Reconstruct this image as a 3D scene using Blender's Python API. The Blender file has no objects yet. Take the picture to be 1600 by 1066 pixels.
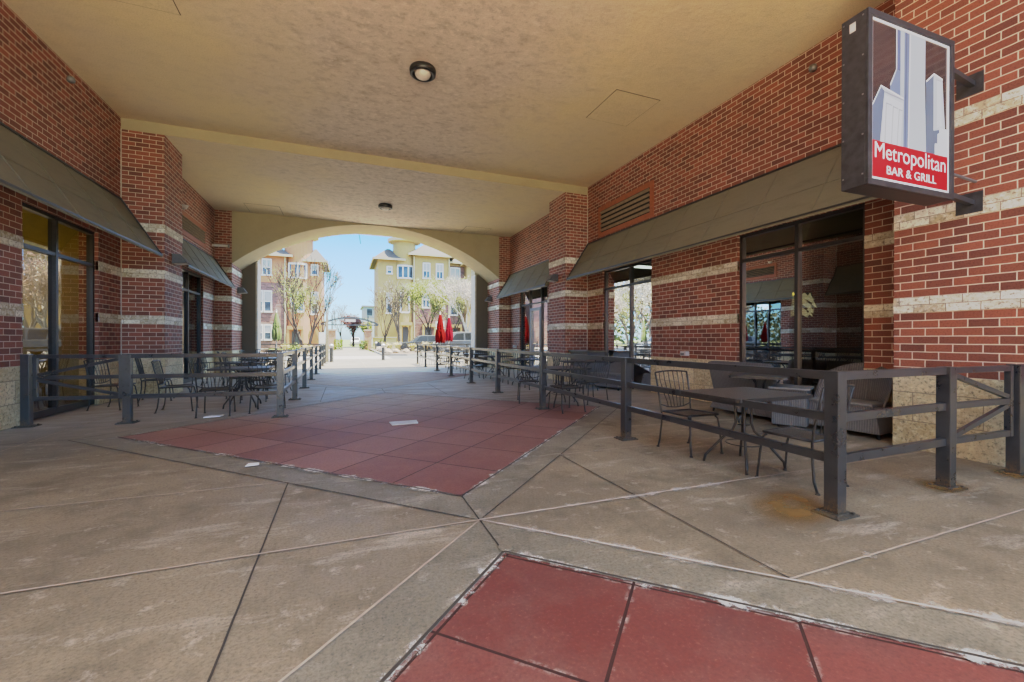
import bpy, bmesh, math, random
from mathutils import Vector, Matrix, noise
random.seed(7)
S = bpy.context.scene
COL = S.collection
PI = math.pi
# ------------------------------------------------------------------ materials
MATS = {}
class N:
    """small helper around a node tree"""
    def __init__(s, name):
        s.m = bpy.data.materials.new(name); s.m.use_nodes = True
        s.t = s.m.node_tree; s.t.nodes.clear()
        s.out = s.t.nodes.new('ShaderNodeOutputMaterial')
    def n(s, typ, **kw):
        nd = s.t.nodes.new(typ)
        for k, v in kw.items():
            if k == 'inp':
                for a, b in v.items():
                    if hasattr(b, 'links') or isinstance(b, bpy.types.NodeSocket): s.t.links.new(b, nd.inputs[a])
                    else: nd.inputs[a].default_value = b
            else: setattr(nd, k, v)
        return nd
    def link(s, a, b): s.t.links.new(a, b)
    def uv(s): return s.n('ShaderNodeUVMap', uv_map='UVMap').outputs[0]
    def obj(s): return s.n('ShaderNodeNewGeometry').outputs['Position']
    def noise(s, vec, scale, detail=4, rough=.55, w=None):
        return s.n('ShaderNodeTexNoise', inp={'Vector': vec, 'Scale': scale, 'Detail': detail, 'Roughness': rough}).outputs[0]
    def ramp(s, fac, stops, interp='LINEAR'):
        r = s.n('ShaderNodeValToRGB', inp={'Fac': fac}); cr = r.color_ramp; cr.interpolation = interp
        while len(cr.elements) < len(stops): cr.elements.new(.5)
        for e, (p, c) in zip(cr.elements, stops):
            e.position = p; e.color = (c, c, c, 1) if isinstance(c, (int, float)) else (*c, 1)
        return r.outputs[0]
    def mix(s, a, b, fac, mode='MIX'):
        m = s.n('ShaderNodeMix', data_type='RGBA', blend_type=mode)
        for sock, v in ((m.inputs[0], fac), (m.inputs[6], a), (m.inputs[7], b)):
            if isinstance(v, bpy.types.NodeSocket): s.link(v, sock)
            elif isinstance(v, (int, float)) : sock.default_value = v
            else: sock.default_value = (*v, 1)
        return m.outputs[2]
    def math(s, op, a, b=0, clamp=False):
        m = s.n('ShaderNodeMath', operation=op, use_clamp=clamp)
        for i, v in enumerate((a, b)):
            if isinstance(v, bpy.types.NodeSocket): s.link(v, m.inputs[i])
            else: m.inputs[i].default_value = v
        return m.outputs[0]
    def map(s, vec, scale=(1,1,1), loc=(0,0,0), rot=(0,0,0)):
        return s.n('ShaderNodeMapping', inp={'Vector': vec, 'Scale': scale, 'Location': loc, 'Rotation': rot}).outputs[0]
    def bsdf(s, color, rough=.7, metal=0, bump=None, bstr=.3, bdist=.01, spec=None, alpha=None, emis=None, estr=0):
        b = s.n('ShaderNodeBsdfPrincipled')
        def put(k, v):
            if isinstance(v, bpy.types.NodeSocket): s.link(v, b.inputs[k])
            elif isinstance(v, (int, float)): b.inputs[k].default_value = v
            else: b.inputs[k].default_value = (*v, 1)
        put('Base Color', color); put('Roughness', rough); put('Metallic', metal)
        if spec is not None: put('Specular IOR Level', spec)
        if alpha is not None: put('Alpha', alpha)
        if emis is not None: put('Emission Color', emis); put('Emission Strength', estr)
        if bump is not None:
            bn = s.n('ShaderNodeBump', inp={'Height': bump, 'Strength': bstr, 'Distance': bdist})
            s.link(bn.outputs[0], b.inputs['Normal'])
        s.link(b.outputs[0], s.out.inputs[0]); return b

def plain(name, col, rough=.6, metal=0, var=.15, scale=8, bump=0, spec=None, emis=None, estr=0):
    if name in MATS: return MATS[name]
    k = N(name); p = k.obj(); nz = k.noise(p, scale, 5)
    c = k.mix(tuple(x*(1-var) for x in col), tuple(min(1, x*(1+var)) for x in col), k.ramp(nz, [(.3, 0), (.7, 1)]))
    r = k.math('ADD', k.math('MULTIPLY', nz, .2), rough-.1, True)
    k.bsdf(c, r, metal, nz if bump else None, bump or .1, .01, spec, emis=emis, estr=estr)
    MATS[name] = k.m; return k.m

def brick_mat(name, c1, c2, mortar, w=.245, h=.0927, ms=.0058, v0=-.888, rough=.75, stone=False, bstr=.6, dist=.006, offset=.5, grime=.25):
    k = N(name); uv = k.uv(); vec = k.map(uv, loc=(0, v0, 0))
    jit = k.n('ShaderNodeTexNoise', inp={'Vector': uv, 'Scale': 9.0, 'Detail': 3.0})
    off = k.n('ShaderNodeVectorMath', operation='SCALE', inp={0: k.n('ShaderNodeVectorMath', operation='SUBTRACT', inp={0: jit.outputs[1], 1: (.5, .5, .5)}).outputs[0], 'Scale': .006 if not stone else .02})
    vec = k.n('ShaderNodeVectorMath', operation='ADD', inp={0: vec, 1: off.outputs[0]}).outputs[0]
    b = k.n('ShaderNodeTexBrick', offset=offset, offset_frequency=2, squash=1, inp={'Vector': vec, 'Color1': (0, 0, 0, 1), 'Color2': (1, 1, 1, 1), 'Mortar': (.5, .5, .5, 1), 'Scale': 1.0, 'Mortar Size': ms, 'Mortar Smooth': .25, 'Bias': 0.0, 'Brick Width': w, 'Row Height': h})
    n1 = k.noise(uv, 3.1, 5); n2 = k.noise(uv, 60, 4); n3 = k.noise(uv, .6, 3)
    if stone:
        col = k.mix(c1, c2, b.outputs[0]); col = k.mix(col, tuple(min(1, x*1.25) for x in c2), k.ramp(k.noise(uv, 14, 6, .7), [(.45, 0), (.7, .8)]))
        col = k.mix(col, (.13, .10, .055), k.ramp(k.noise(uv, 24, 5, .75), [(.52, 0), (.64, .8)]))
    else:
        col = k.mix(c1, c2, k.math('ADD', k.math('MULTIPLY', b.outputs[0], .7), k.math('MULTIPLY', n1, .3)))
        col = k.mix(col, tuple(x*.45 for x in c1), k.ramp(n2, [(.5, 0), (.8, .6)]))
    col = k.mix(col, k.mix(mortar, tuple(x*.75 for x in mortar), n1), b.outputs[1])
    col = k.mix(col, tuple(x*.35 for x in c1), k.ramp(n3, [(.45, 0), (.8, grime)]))
    h1 = k.math('SUBTRACT', k.math('MULTIPLY', k.noise(uv, 25 if stone else 90, 6, .7), 1.6 if stone else .25), b.outputs[1])
    k.bsdf(col, k.ramp(n2, [(.3, rough-.12), (.7, rough+.1)]), 0, h1, bstr, dist)
    MATS[name] = k.m; return k.m

BRICK = brick_mat('red_brick', (.105, .033, .023), (.345, .098, .054), (.80, .65, .51))
STONE = brick_mat('band_stone', (.44, .36, .21), (.90, .86, .72), (.28, .22, .15), w=.29, h=.0927, ms=.004, v0=-1.63, stone=True, bstr=.9, dist=.012)
BLOCK = brick_mat('split_face_block', (.58, .45, .24), (.88, .74, .48), (.36, .29, .19), w=.61, h=.34, ms=.005, v0=0, stone=True, bstr=1.0, dist=.03)
PURPLE = brick_mat('far_stone_veneer', (.05, .02, .018), (.20, .10, .09), (.18, .12, .10), w=.5, h=.2, ms=.02, v0=0)

def stucco(name, col, col2, scale=1.2, bstr=.35, mott=.5, fine=45):
    k = N(name); p = k.obj()
    a = k.noise(p, scale*.25, 4, .6); b = k.noise(k.map(p, scale=(1, 1.6, 1)), scale*3.2, 7, .68); c = k.noise(p, fine, 4, .7)
    base = k.mix(col, col2, k.ramp(a, [(.38, 0), (.62, 1)]))
    base = k.mix(base, tuple(x*.60 for x in col), k.ramp(b, [(.50, 0), (.66, mott)]))
    base = k.mix(base, tuple(min(1, x*1.22) for x in col), k.ramp(b, [(.30, mott), (.46, 0)]))
    base = k.mix(base, tuple(x*.8 for x in col), k.ramp(c, [(.45, 0), (.7, .35)]))
    hh = k.math('ADD', k.math('MULTIPLY', b, 2.0), k.math('MULTIPLY', c, .5))
    k.bsdf(base, .8, 0, hh, bstr, .01, .3); MATS[name] = k.m; return k.m
def ceiling_mat():
    k = N('ceiling_stucco'); p = k.obj(); xyz = k.n('ShaderNodeSeparateXYZ', inp={0: p})
    cen = k.math('ABSOLUTE', k.math('SUBTRACT', xyz.outputs[0], 1.1)); cen = k.math('ADD', cen, k.math('MULTIPLY', k.math('SUBTRACT', k.noise(p, .5, 3), .5), 3.0))
    mask = k.ramp(k.math('MULTIPLY', cen, .25), [(.30, 1), (.85, 0)])
    a = k.noise(p, .45, 5, .6); b = k.noise(k.map(p, scale=(1, 1.5, 1)), 3.4, 6, .65); c = k.noise(p, 50, 4, .7); d = k.noise(k.map(p, scale=(1, 1.3, 1), rot=(0, 0, .6)), 8.5, 5, .62)
    base = k.mix((.76, .63, .37), (.70, .59, .40), k.ramp(a, [(.35, 0), (.65, 1)]))
    base = k.mix(base, (.66, .57, .48), mask)
    base = k.mix(base, tuple(x*.55 for x in (.58, .48, .38)), k.math('MULTIPLY', k.ramp(b, [(.49, 0), (.68, .55)]), k.math('ADD', k.math('MULTIPLY', mask, .8), .22)))
    base = k.mix(base, (.80, .70, .60), k.math('MULTIPLY', k.ramp(d, [(.55, 0), (.66, .75)]), k.math('ADD', k.math('MULTIPLY', mask, .85), .06)))
    base = k.mix(base, (.30, .24, .18), k.math('MULTIPLY', k.ramp(d, [(.36, .4), (.44, 0)]), k.math('ADD', k.math('MULTIPLY', mask, .8), .10)))
    base = k.mix(base, (.36, .28, .17), k.ramp(c, [(.48, 0), (.7, .45)]))
    k.bsdf(base, .8, 0, k.math('ADD', k.math('MULTIPLY', b, 2.0), k.math('ADD', d, k.math('MULTIPLY', c, .5))), .5, .01, .3); return k.m
CEIL = ceiling_mat()
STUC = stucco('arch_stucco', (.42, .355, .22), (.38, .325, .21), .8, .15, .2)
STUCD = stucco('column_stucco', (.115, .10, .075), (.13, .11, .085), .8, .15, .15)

def concrete(name, col, dark, light, stain=1.0):
    k = N(name); p = k.obj()
    a = k.noise(p, .35, 5, .6); b = k.noise(p, 1.7, 7, .7); c = k.noise(p, 55, 5, .75); d = k.noise(p, 6, 6, .7)
    st = k.noise(k.map(p, scale=(.55, 2.2, 1), rot=(0, 0, .5)), 1.5, 8, .72)
    col_ = k.mix(col, dark, k.ramp(a, [(.40, 0), (.62, .62*stain)]))
    col_ = k.mix(col_, tuple(x*.45 for x in col), k.ramp(b, [(.49, 0), (.66, .7*stain)]))
    col_ = k.mix(col_, light, k.ramp(st, [(.55, 0), (.66, .55*stain)]))
    col_ = k.mix(col_, light, k.ramp(d, [(.58, 0), (.68, .5*stain)]))
    col_ = k.mix(col_, tuple(x*.35 for x in col), k.ramp(c, [(.48, 0), (.64, .65)]))
    col_ = k.mix(col_, tuple(min(1, x*1.5) for x in col), k.ramp(c, [(.30, .4), (.42, 0)]))
    if name in ('tan_concrete', 'border_concrete'):   # walked pale and grey, also lightened deeper in to offset dimmer light
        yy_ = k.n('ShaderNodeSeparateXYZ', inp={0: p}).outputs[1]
        worn_lift = k.ramp(k.math('MULTIPLY', k.math('ADD', k.math('SUBTRACT', yy_, 6.5), k.math('MULTIPLY', b, 3.0)), .14, True), [(.15, 0), (.8, 1)])
        col_ = k.mix(col_, k.mix((.34, .315, .29), (.52, .485, .45), k.ramp(st, [(.42, 0), (.6, 1)])), k.math('MULTIPLY', worn_lift, .78))
    pit = k.n('ShaderNodeTexVoronoi', inp={'Vector': p, 'Scale': 26.0}).outputs[0]
    col_ = k.mix(col_, tuple(x*.25 for x in col), k.ramp(pit, [(.0, .75), (.09, .55), (.14, 0)]))
    vor = k.n('ShaderNodeTexVoronoi', inp={'Vector': p, 'Scale': 7.0}).outputs[0]
    col_ = k.mix(col_, (.62, .58, .5), k.ramp(vor, [(.0, .8), (.028, 0)]))
    k.bsdf(col_, k.ramp(b, [(.3, .52), (.7, .8)]), 0, k.math('ADD', c, k.math('MULTIPLY', b, 1.5)), .5, .005, .35)
    MATS[name] = k.m; return k
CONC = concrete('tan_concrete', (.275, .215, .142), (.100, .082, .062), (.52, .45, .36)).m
CONC3 = concrete('outdoor_paving', (.19, .168, .148), (.14, .125, .11), (.25, .225, .20), .6).m
CONC2 = concrete('pale_concrete', (.54, .49, .43), (.42, .38, .33), (.60, .55, .49), .5).m
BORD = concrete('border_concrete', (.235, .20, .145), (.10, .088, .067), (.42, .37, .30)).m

def tile_mat():
    k = N('red_tinted_concrete'); uv = k.uv(); p = k.obj()
    b = k.n('ShaderNodeTexBrick', offset=0, inp={'Vector': uv, 'Color1': (0, 0, 0, 1), 'Color2': (1, 1, 1, 1), 'Mortar': (0, 0, 0, 1), 'Scale': 1.0, 'Mortar Size': .0085, 'Mortar Smooth': .2, 'Bias': 0.0, 'Brick Width': .7414, 'Row Height': .7414})
    w = k.n('ShaderNodeTexBrick', offset=0, inp={'Vector': uv, 'Scale': 1.0, 'Mortar Size': .03, 'Mortar Smooth': 1.0, 'Bias': 0.0, 'Brick Width': .7414, 'Row Height': .7414})
    a = k.noise(p, .4, 5, .6); c = k.noise(p, 55, 5, .75); d = k.noise(p, 2.3, 7, .7)
    col = k.mix(k.mix((.125, .030, .025), (.19, .055, .045), b.outputs[0]), (.22, .14, .115), k.ramp(k.noise(p, .8, 6, .7), [(.46, .0), (.66, .30)]))
    col = k.mix(col, (.18, .08, .066), k.ramp(d, [(.47, 0), (.68, .5)])); col = k.mix(col, (.10, .04, .036), k.ramp(k.noise(p, 1.1, 6, .7), [(.5, 0), (.68, .6)]))
    # dusty and scuffed to grey tan, also lightened inward against the light falloff
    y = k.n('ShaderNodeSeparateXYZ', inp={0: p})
    dusty_lift = k.math('MULTIPLY', k.ramp(k.math('MULTIPLY', k.math('SUBTRACT', y.outputs[1], 2.9), .5, True), [(0, 0), (1, 1)]), k.math('ADD', k.math('MULTIPLY', b.outputs[0], .35), k.ramp(d, [(.35, .30), (.65, .62)])))
    col = k.mix(col, (.30, .165, .142), dusty_lift)
    wear_lift = k.math('MULTIPLY', k.ramp(k.math('MULTIPLY', k.math('SUBTRACT', y.outputs[1], 7.0), .18, True), [(0, 0), (.45, 1)]), k.ramp(k.math('MULTIPLY', k.math('SUBTRACT', 3.9, y.outputs[0]), .4, True), [(0, 0), (1, 1)]))
    col = k.mix(col, (.50, .43, .36), k.math('MULTIPLY', wear_lift, k.ramp(d, [(.25, .55), (.6, .95)])))
    col = k.mix(col, (.10, .035, .03), k.ramp(c, [(.48, 0), (.66, .5)])); col = k.mix(col, (.34, .14, .115), k.ramp(c, [(.3, .35), (.42, 0)]))
    ef = k.math('MULTIPLY', w.outputs[1], k.ramp(k.noise(p, 5, 7, .75), [(.52, 0), (.62, .8)]))
    near = k.ramp(k.math('MULTIPLY', y.outputs[1], .25, True), [(.55, 1), (1, .12)])
    col = k.mix(col, (.52, .46, .40), k.math('MULTIPLY', ef, near))
    col = k.mix(col, (.045, .02, .018), b.outputs[1])
    k.bsdf(col, k.ramp(d, [(.3, .58), (.7, .8)]), 0, k.math('SUBTRACT', k.math('MULTIPLY', c, .5), k.math('MULTIPLY', b.outputs[1], 3)), .5, .005, .15)
    MATS['tile'] = k.m; return k.m
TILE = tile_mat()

def joint_mat(name, core, halo, thr=.5, hmax=.9):
    k = N(name); uv = k.uv(); s_ = k.n('ShaderNodeSeparateXYZ', inp={0: uv})
    p = k.obj()
    wob = k.math('MULTIPLY', k.math('SUBTRACT', k.noise(p, 6, 4), .5), .10)
    u = k.math('ABSOLUTE', k.math('ADD', s_.outputs[0], wob))
    c = k.ramp(u, [(.07, 1), (.11, 0)])
    hl = k.math('MULTIPLY', k.ramp(k.math('ADD', k.noise(p, 4, 8, .8), k.math('MULTIPLY', u, -.28)), [(thr-.04, 0), (thr+.06, hmax)]), k.ramp(u, [(.5, 1), (1, 0)]))
    core_c = k.mix(core, tuple(x*.5 for x in core), k.noise(p, 12, 3))
    col = k.mix(halo, core_c, c)
    al = k.math('MAXIMUM', c, hl)
    k.bsdf(col, .85, 0, k.math('MULTIPLY', c, -1), .5, .01, alpha=al); MATS[name] = k.m; return k.m
JDARK = joint_mat('joint_dark', (.035, .028, .022), (.46, .41, .35), .60, .5)
JLIGHT = joint_mat('joint_pale', (.50, .40, .31), (.50, .44, .38), .56, .7)
JWHITE = joint_mat('joint_white', (.55, .48, .41), (.52, .46, .40), .46, .65)
JEDGE = joint_mat('joint_chalky', (.05, .04, .032), (.60, .57, .52), .475, .9)

def ring_mat():
    k = N('rust_ring_stain'); uv = k.uv(); p = k.obj()
    g = k.n('ShaderNodeVectorMath', operation='LENGTH', inp={0: uv}).outputs['Value']
    nz = k.noise(p, 4, 5, .6); r = k.math('ADD', g, k.math('MULTIPLY', k.math('SUBTRACT', nz, .5), .35))
    ring = k.math('MULTIPLY', k.ramp(r, [(.80, 0), (.86, 1), (.92, 0)]), k.ramp(k.noise(p, 11, 8, .85), [(.44, 0), (.60, .42)]))
    inner = k.math('MULTIPLY', k.ramp(r, [(.0, 1), (.3, .9), (.8, 0)]), k.ramp(k.noise(p, 5, 6), [(.3, .45), (.6, .95)]))
    k.bsdf(k.mix((.19, .095, .018), (.6, .55, .48), ring), .8, 0, alpha=k.math('MAXIMUM', ring, inner)); return k.m
RING = ring_mat()

def painted_steel():
    k = N('charcoal_painted_steel'); p = k.obj(); a = k.noise(p, 6, 6, .7); c = k.noise(k.map(p, scale=(1, 1, .3)), 38, 6, .8); z = k.n('ShaderNodeSeparateXYZ', inp={0: p}).outputs[2]
    col = k.mix((.012, .0145, .019), (.026, .031, .038), k.ramp(a, [(.35, 0), (.65, 1)]))
    col = k.mix(col, (.16, .165, .17), k.ramp(c, [(.66, 0), (.70, .8)]))
    col = k.mix(col, (.12, .075, .035), k.math('MULTIPLY', k.ramp(z, [(.02, 1), (.16, 0)]), k.ramp(k.noise(p, 30, 5, .8), [(.45, 0), (.56, .9)])))
    k.bsdf(col, k.ramp(a, [(.3, .24), (.7, .4)]), 0, k.math('ADD', a, c), .10, .002, .8); return k.m
FENCE = painted_steel()
FENCEB = plain('weathered_base_steel', (.06, .055, .045), .7, .2, .6, 40, .3)
IRON = plain('black_wrought_iron', (.036, .035, .036), .38, .35, .3, 40)
MESHTOP = None
def mesh_top():
    k = N('expanded_metal_mesh'); p = k.obj()
    v = k.n('ShaderNodeTexVoronoi', feature='DISTANCE_TO_EDGE', inp={'Vector': k.map(p, scale=(1, 1.6, 1)), 'Scale': 60.0}).outputs[0]
    c = k.mix((.018, .018, .018), (.15, .146, .138), k.ramp(v, [(.0, 1), (.25, 0)]))
    c = k.mix(c, (.14, .13, .12), k.ramp(k.noise(p, 7, 6), [(.5, 0), (.8, .6)]))
    k.bsdf(c, .42, .35, v, .3, .003); return k.m
MESHTOP = mesh_top()
def wicker_mat():
    k = N('grey_woven_wicker'); uv = k.uv()
    w1 = k.n('ShaderNodeTexWave', wave_type='BANDS', bands_direction='X', inp={'Vector': uv, 'Scale': 11.0, 'Distortion': .3}).outputs[1]
    w2 = k.n('ShaderNodeTexWave', wave_type='BANDS', bands_direction='Y', inp={'Vector': uv, 'Scale': 34.0, 'Distortion': .6}).outputs[1]
    nz = k.noise(uv, 30, 4)
    hh = k.math('ADD', w1, k.math('MULTIPLY', w2, .5))
    c = k.mix((.035, .034, .036), (.19, .185, .185), k.math('MULTIPLY', k.math('ADD', hh, nz), .42, True))
    k.bsdf(c, .5, 0, hh, .8, .006); return k.m
WICK = wicker_mat()
def awning_mat():
    k = N('olive_awning_canvas'); p = k.obj(); uv = k.uv()
    a = k.noise(p, .8, 5); b = k.noise(k.map(p, scale=(1, .4, 2)), 4, 6, .7); c = k.noise(p, 160, 2)
    col = k.mix((.175, .165, .105), (.205, .195, .13), a); col = k.mix(col, (.08, .072, .05), k.ramp(b, [(.5, 0), (.75, .45)])); col = k.mix(col, (.09, .085, .06), k.ramp(c, [(.4, .3), (.6, 0)]))
    k.bsdf(col, .75, 0, k.math('ADD', c, k.math('MULTIPLY', b, 3)), .15, .004); return k.m
AWN = awning_mat()
def glass_mat(name, tint, ior=1.75, base=.04):
    k = N(name)
    fr = k.n('ShaderNodeFresnel', inp={'IOR': ior}).outputs[0]
    fac = k.math('ADD', fr, base, True)
    p = k.obj()
    bn = k.n('ShaderNodeBump', inp={'Height': k.noise(p, 1.2, 2), 'Strength': .04, 'Distance': .03})
    tr = k.n('ShaderNodeBsdfTransparent', inp={0: (*tint, 1)}); gl = k.n('ShaderNodeBsdfGlossy', inp={0: (.95, .97, 1, 1), 'Roughness': 0.005, 'Normal': bn.outputs[0]})
    mx = k.n('ShaderNodeMixShader', inp={0: fac, 1: tr.outputs[0], 2: gl.outputs[0]})
    k.link(mx.outputs[0], k.out.inputs[0]); return k.m
GLASS = glass_mat('storefront_glass', (.62, .66, .64), 1.7, .04)
FGLASS = plain('far_window_glass', (.035, .05, .07), .2, 0, .7, .8, 0, .5)
MULL = plain('dark_bronze_mullion', (.035, .034, .036), .4, .3, .2, 30)
MULLG = plain('grey_aluminium_mullion', (.20, .21, .22), .4, .5, .2, 30)
RUST = plain('terracotta_louver_frame', (.30, .085, .035), .6, 0, .15, 10)
LOUV = plain('tan_louver_blade', (.26, .19, .12), .6, 0, .2, 10)
BLACK = plain('black_void', (.008, .008, .008), .9)
WHITE = plain('white_trim', (.60, .59, .56), .6)
ASPH = plain('asphalt', (.085, .085, .088), .9, 0, .3, 3, .3)
def grass_mat():
    k = N('grass'); p = k.obj(); a = k.noise(p, .7, 6, .7); b = k.noise(p, 30, 3)
    k.bsdf(k.mix(k.mix((.09, .13, .03), (.17, .19, .06), a), (.05, .07, .02), k.ramp(b, [(.4, 0), (.7, .6)])), .9, 0, b, .8, .05); return k.m
GRASS = grass_mat()
MULCH = plain('brown_mulch', (.10, .065, .045), .95, 0, .5, 6, .5)

# ------------------------------------------------------------------ mesh builder
class MB:
    def __init__(s): s.v = []; s.f = []; s.uvs = None; s.mi = []
    def add(s, vs, fs, mi=0):
        o = len(s.v); s.v += [tuple(v) for v in vs]; s.f += [tuple(i+o for i in f) for f in fs]; s.mi += [mi]*len(fs); return s
    def box(s, x0, x1, y0, y1, z0, z1, mi=0):
        return s.add([(x0,y0,z0),(x1,y0,z0),(x1,y1,z0),(x0,y1,z0),(x0,y0,z1),(x1,y0,z1),(x1,y1,z1),(x0,y1,z1)],
                     [(0,3,2,1),(4,5,6,7),(0,1,5,4),(1,2,6,5),(2,3,7,6),(3,0,4,7)], mi)
    def obox(s, c, sz, rz=0, rx=0, ry=0, mi=0):
        M = Matrix.Translation(c) @ Matrix.Rotation(rz,4,'Z') @ Matrix.Rotation(ry,4,'Y') @ Matrix.Rotation(rx,4,'X')
        a,b,d = sz[0]/2, sz[1]/2, sz[2]/2
        vs = [M @ Vector(q) for q in [(-a,-b,-d),(a,-b,-d),(a,b,-d),(-a,b,-d),(-a,-b,d),(a,-b,d),(a,b,d),(-a,b,d)]]
        return s.add(vs, [(0,3,2,1),(4,5,6,7),(0,1,5,4),(1,2,6,5),(2,3,7,6),(3,0,4,7)], mi)
    def bar(s, p, q, w, h, mi=0):
        p, q = Vector(p), Vector(q); d = q-p; L = d.length; d.normalize()
        up = Vector((0,0,1)) if abs(d.z) < .95 else Vector((0,1,0))
        a = d.cross(up).normalized(); b = a.cross(d)
        vs = []
        for t in (p, q):
            for (i,j) in ((-1,-1),(1,-1),(1,1),(-1,1)): vs.append(t + a*(i*w/2) + b*(j*h/2))
        return s.add(vs, [(0,1,2,3),(7,6,5,4),(0,4,5,1),(1,5,6,2),(2,6,7,3),(3,7,4,0)], mi)
    def tube(s, pts, r, n=8, cap=True, mi=0):
        pts = [Vector(p) for p in pts]; rs = r if isinstance(r, (list, tuple)) else [r]*len(pts)
        vs = []; fs = []; prev = None
        for i, p in enumerate(pts):
            d = (pts[min(i+1, len(pts)-1)] - pts[max(i-1, 0)]).normalized()
            if prev is None:
                a = d.cross(Vector((0,0,1)) if abs(d.z) < .9 else Vector((1,0,0))).normalized()
            else: a = (prev - d*prev.dot(d)).normalized()
            prev = a; b = d.cross(a)
            for k in range(n):
                t = 2*PI*k/n; vs.append(p + (a*math.cos(t) + b*math.sin(t))*rs[i])
        for i in range(len(pts)-1):
            for k in range(n): fs.append((i*n+k, i*n+(k+1)%n, (i+1)*n+(k+1)%n, (i+1)*n+k))
        if cap: fs.append(tuple(reversed(range(n)))); fs.append(tuple((len(pts)-1)*n+k for k in range(n)))
        return s.add(vs, fs, mi)
    def lathe(s, prof, c=(0,0,0), n=20, mi=0):
        vs = []; fs = []
        for r, z in prof:
            for k in range(n): t = 2*PI*k/n; vs.append((c[0]+r*math.cos(t), c[1]+r*math.sin(t), c[2]+z))
        for i in range(len(prof)-1):
            for k in range(n): fs.append((i*n+k, i*n+(k+1)%n, (i+1)*n+(k+1)%n, (i+1)*n+k))
        fs.append(tuple(range(n))[::-1]); fs.append(tuple((len(prof)-1)*n+k for k in range(n)))
        return s.add(vs, fs, mi)
    def prism(s, poly, fn, d0, d1, mi=0):
        n = len(poly); vs = [fn(a, b, d0) for a, b in poly] + [fn(a, b, d1) for a, b in poly]
        fs = [tuple(range(n)), tuple(reversed(range(n, 2*n)))] + [(i, i+n, (i+1)%n+n, (i+1)%n) for i in range(n)]
        return s.add(vs, fs, mi)
    def build(s, name, mat, parent=None, smooth=False, bevel=0, world=False, kind=None, uv=None, label=None):
        me = bpy.data.meshes.new(name); off = Vector((0,0,0))
        if world and parent is not None:
            off = parent.location.copy()
            if parent.parent is not None: off += parent.parent.location
        me.from_pydata([tuple(Vector(v)-off) for v in s.v], [], s.f)
        for m in (mat if isinstance(mat, (list, tuple)) else [mat]): me.materials.append(m)
        for p, m in zip(me.polygons, s.mi): p.material_index = m; p.use_smooth = smooth
        bm = bmesh.new(); bm.from_mesh(me)
        if smooth or bevel: bmesh.ops.recalc_face_normals(bm, faces=bm.faces)
        else: bmesh.ops.recalc_face_normals(bm, faces=bm.faces)
        if bevel:
            bmesh.ops.bevel(bm, geom=[e for e in bm.edges if e.is_manifold and e.calc_face_angle(0) > .5], offset=bevel, segments=2, affect='EDGES', profile=.6)
        ul = bm.loops.layers.uv.new('UVMap')
        for f in bm.faces:
            n = f.normal; ax = max(range(3), key=lambda i: abs(n[i]))
            for l in f.loops:
                c = l.vert.co + off
                if uv: l[ul].uv = uv(c)
                elif ax == 0: l[ul].uv = (c.y, c.z)
                elif ax == 1: l[ul].uv = (c.x, c.z)
                else: l[ul].uv = (c.x, c.y)
        bm.to_mesh(me); bm.free()
        o = bpy.data.objects.new(name, me); COL.objects.link(o)
        if parent is not None: o.parent = parent
        if kind: o['kind'] = kind
        if label: o['label'] = label
        return o

def thing(name, label, cat, loc=(0,0,0), rz=0, group=None):
    o = bpy.data.objects.new(name, None); COL.objects.link(o); o.empty_display_size = .2
    o.location = loc; o.rotation_euler = (0,0,rz); o['label'] = label; o['category'] = cat
    if group: o['group'] = group
    return o
def tag(o, label, cat, group=None):
    o['label'] = label; o['category'] = cat
    if group: o['group'] = group
    return o
KIDS = {}
def kids(o):
    if o.name not in KIDS: KIDS[o.name] = [c for c in bpy.data.objects if c.parent == o]
    return KIDS[o.name]
def dup(root, loc, rz, label, group=None):
    r = root.copy(); COL.objects.link(r); r.location = loc; r.rotation_euler = (0,0,rz); r['label'] = label
    if group: r['group'] = group
    for ch in kids(root):
        c = ch.copy(); COL.objects.link(c); c.parent = r
        for g in kids(ch):
            d = g.copy(); COL.objects.link(d); d.parent = c
    return r
def struct(name, mb, mat, **kw): return mb.build(name, mat, kind='structure', **kw)

# ------------------------------------------------------------------ world, sun, camera
EL, AZ = math.radians(72), math.radians(108)       # sun behind the camera, to the right
w = bpy.data.worlds.new('World'); S.world = w; w.use_nodes = True; nt = w.node_tree
sky = nt.nodes.new('ShaderNodeTexSky'); sky.sky_type = 'NISHITA'; sky.sun_disc = False
sky.sun_elevation = EL; sky.sun_rotation = AZ; sky.air_density = 1.0; sky.dust_density = 1.2; sky.ozone_density = 1.0
hs_ = nt.nodes.new('ShaderNodeHueSaturation'); hs_.inputs['Saturation'].default_value = 1.05
tc_ = nt.nodes.new('ShaderNodeTexCoord'); sx_ = nt.nodes.new('ShaderNodeSeparateXYZ'); nt.links.new(tc_.outputs['Generated'], sx_.inputs[0])
cr_ = nt.nodes.new('ShaderNodeValToRGB'); nt.links.new(sx_.outputs[2], cr_.inputs[0]); cr_.color_ramp.elements[0].position = .0; cr_.color_ramp.elements[0].color = (.34, .60, 1.0, 1); cr_.color_ramp.elements[1].position = .5; cr_.color_ramp.elements[1].color = (1, 1, 1, 1)
e_ = cr_.color_ramp.elements.new(.22); e_.color = (.20, .48, 1.0, 1)
ml_ = nt.nodes.new('ShaderNodeMix'); ml_.data_type = 'RGBA'; ml_.blend_type = 'MULTIPLY'; ml_.inputs[0].default_value = 1; nt.links.new(sky.outputs[0], ml_.inputs[6]); nt.links.new(cr_.outputs[0], ml_.inputs[7]); nt.links.new(ml_.outputs[2], hs_.inputs['Color']); nt.links.new(hs_.outputs[0], nt.nodes['Background'].inputs[0]); nt.nodes['Background'].inputs[1].default_value = .15
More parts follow.
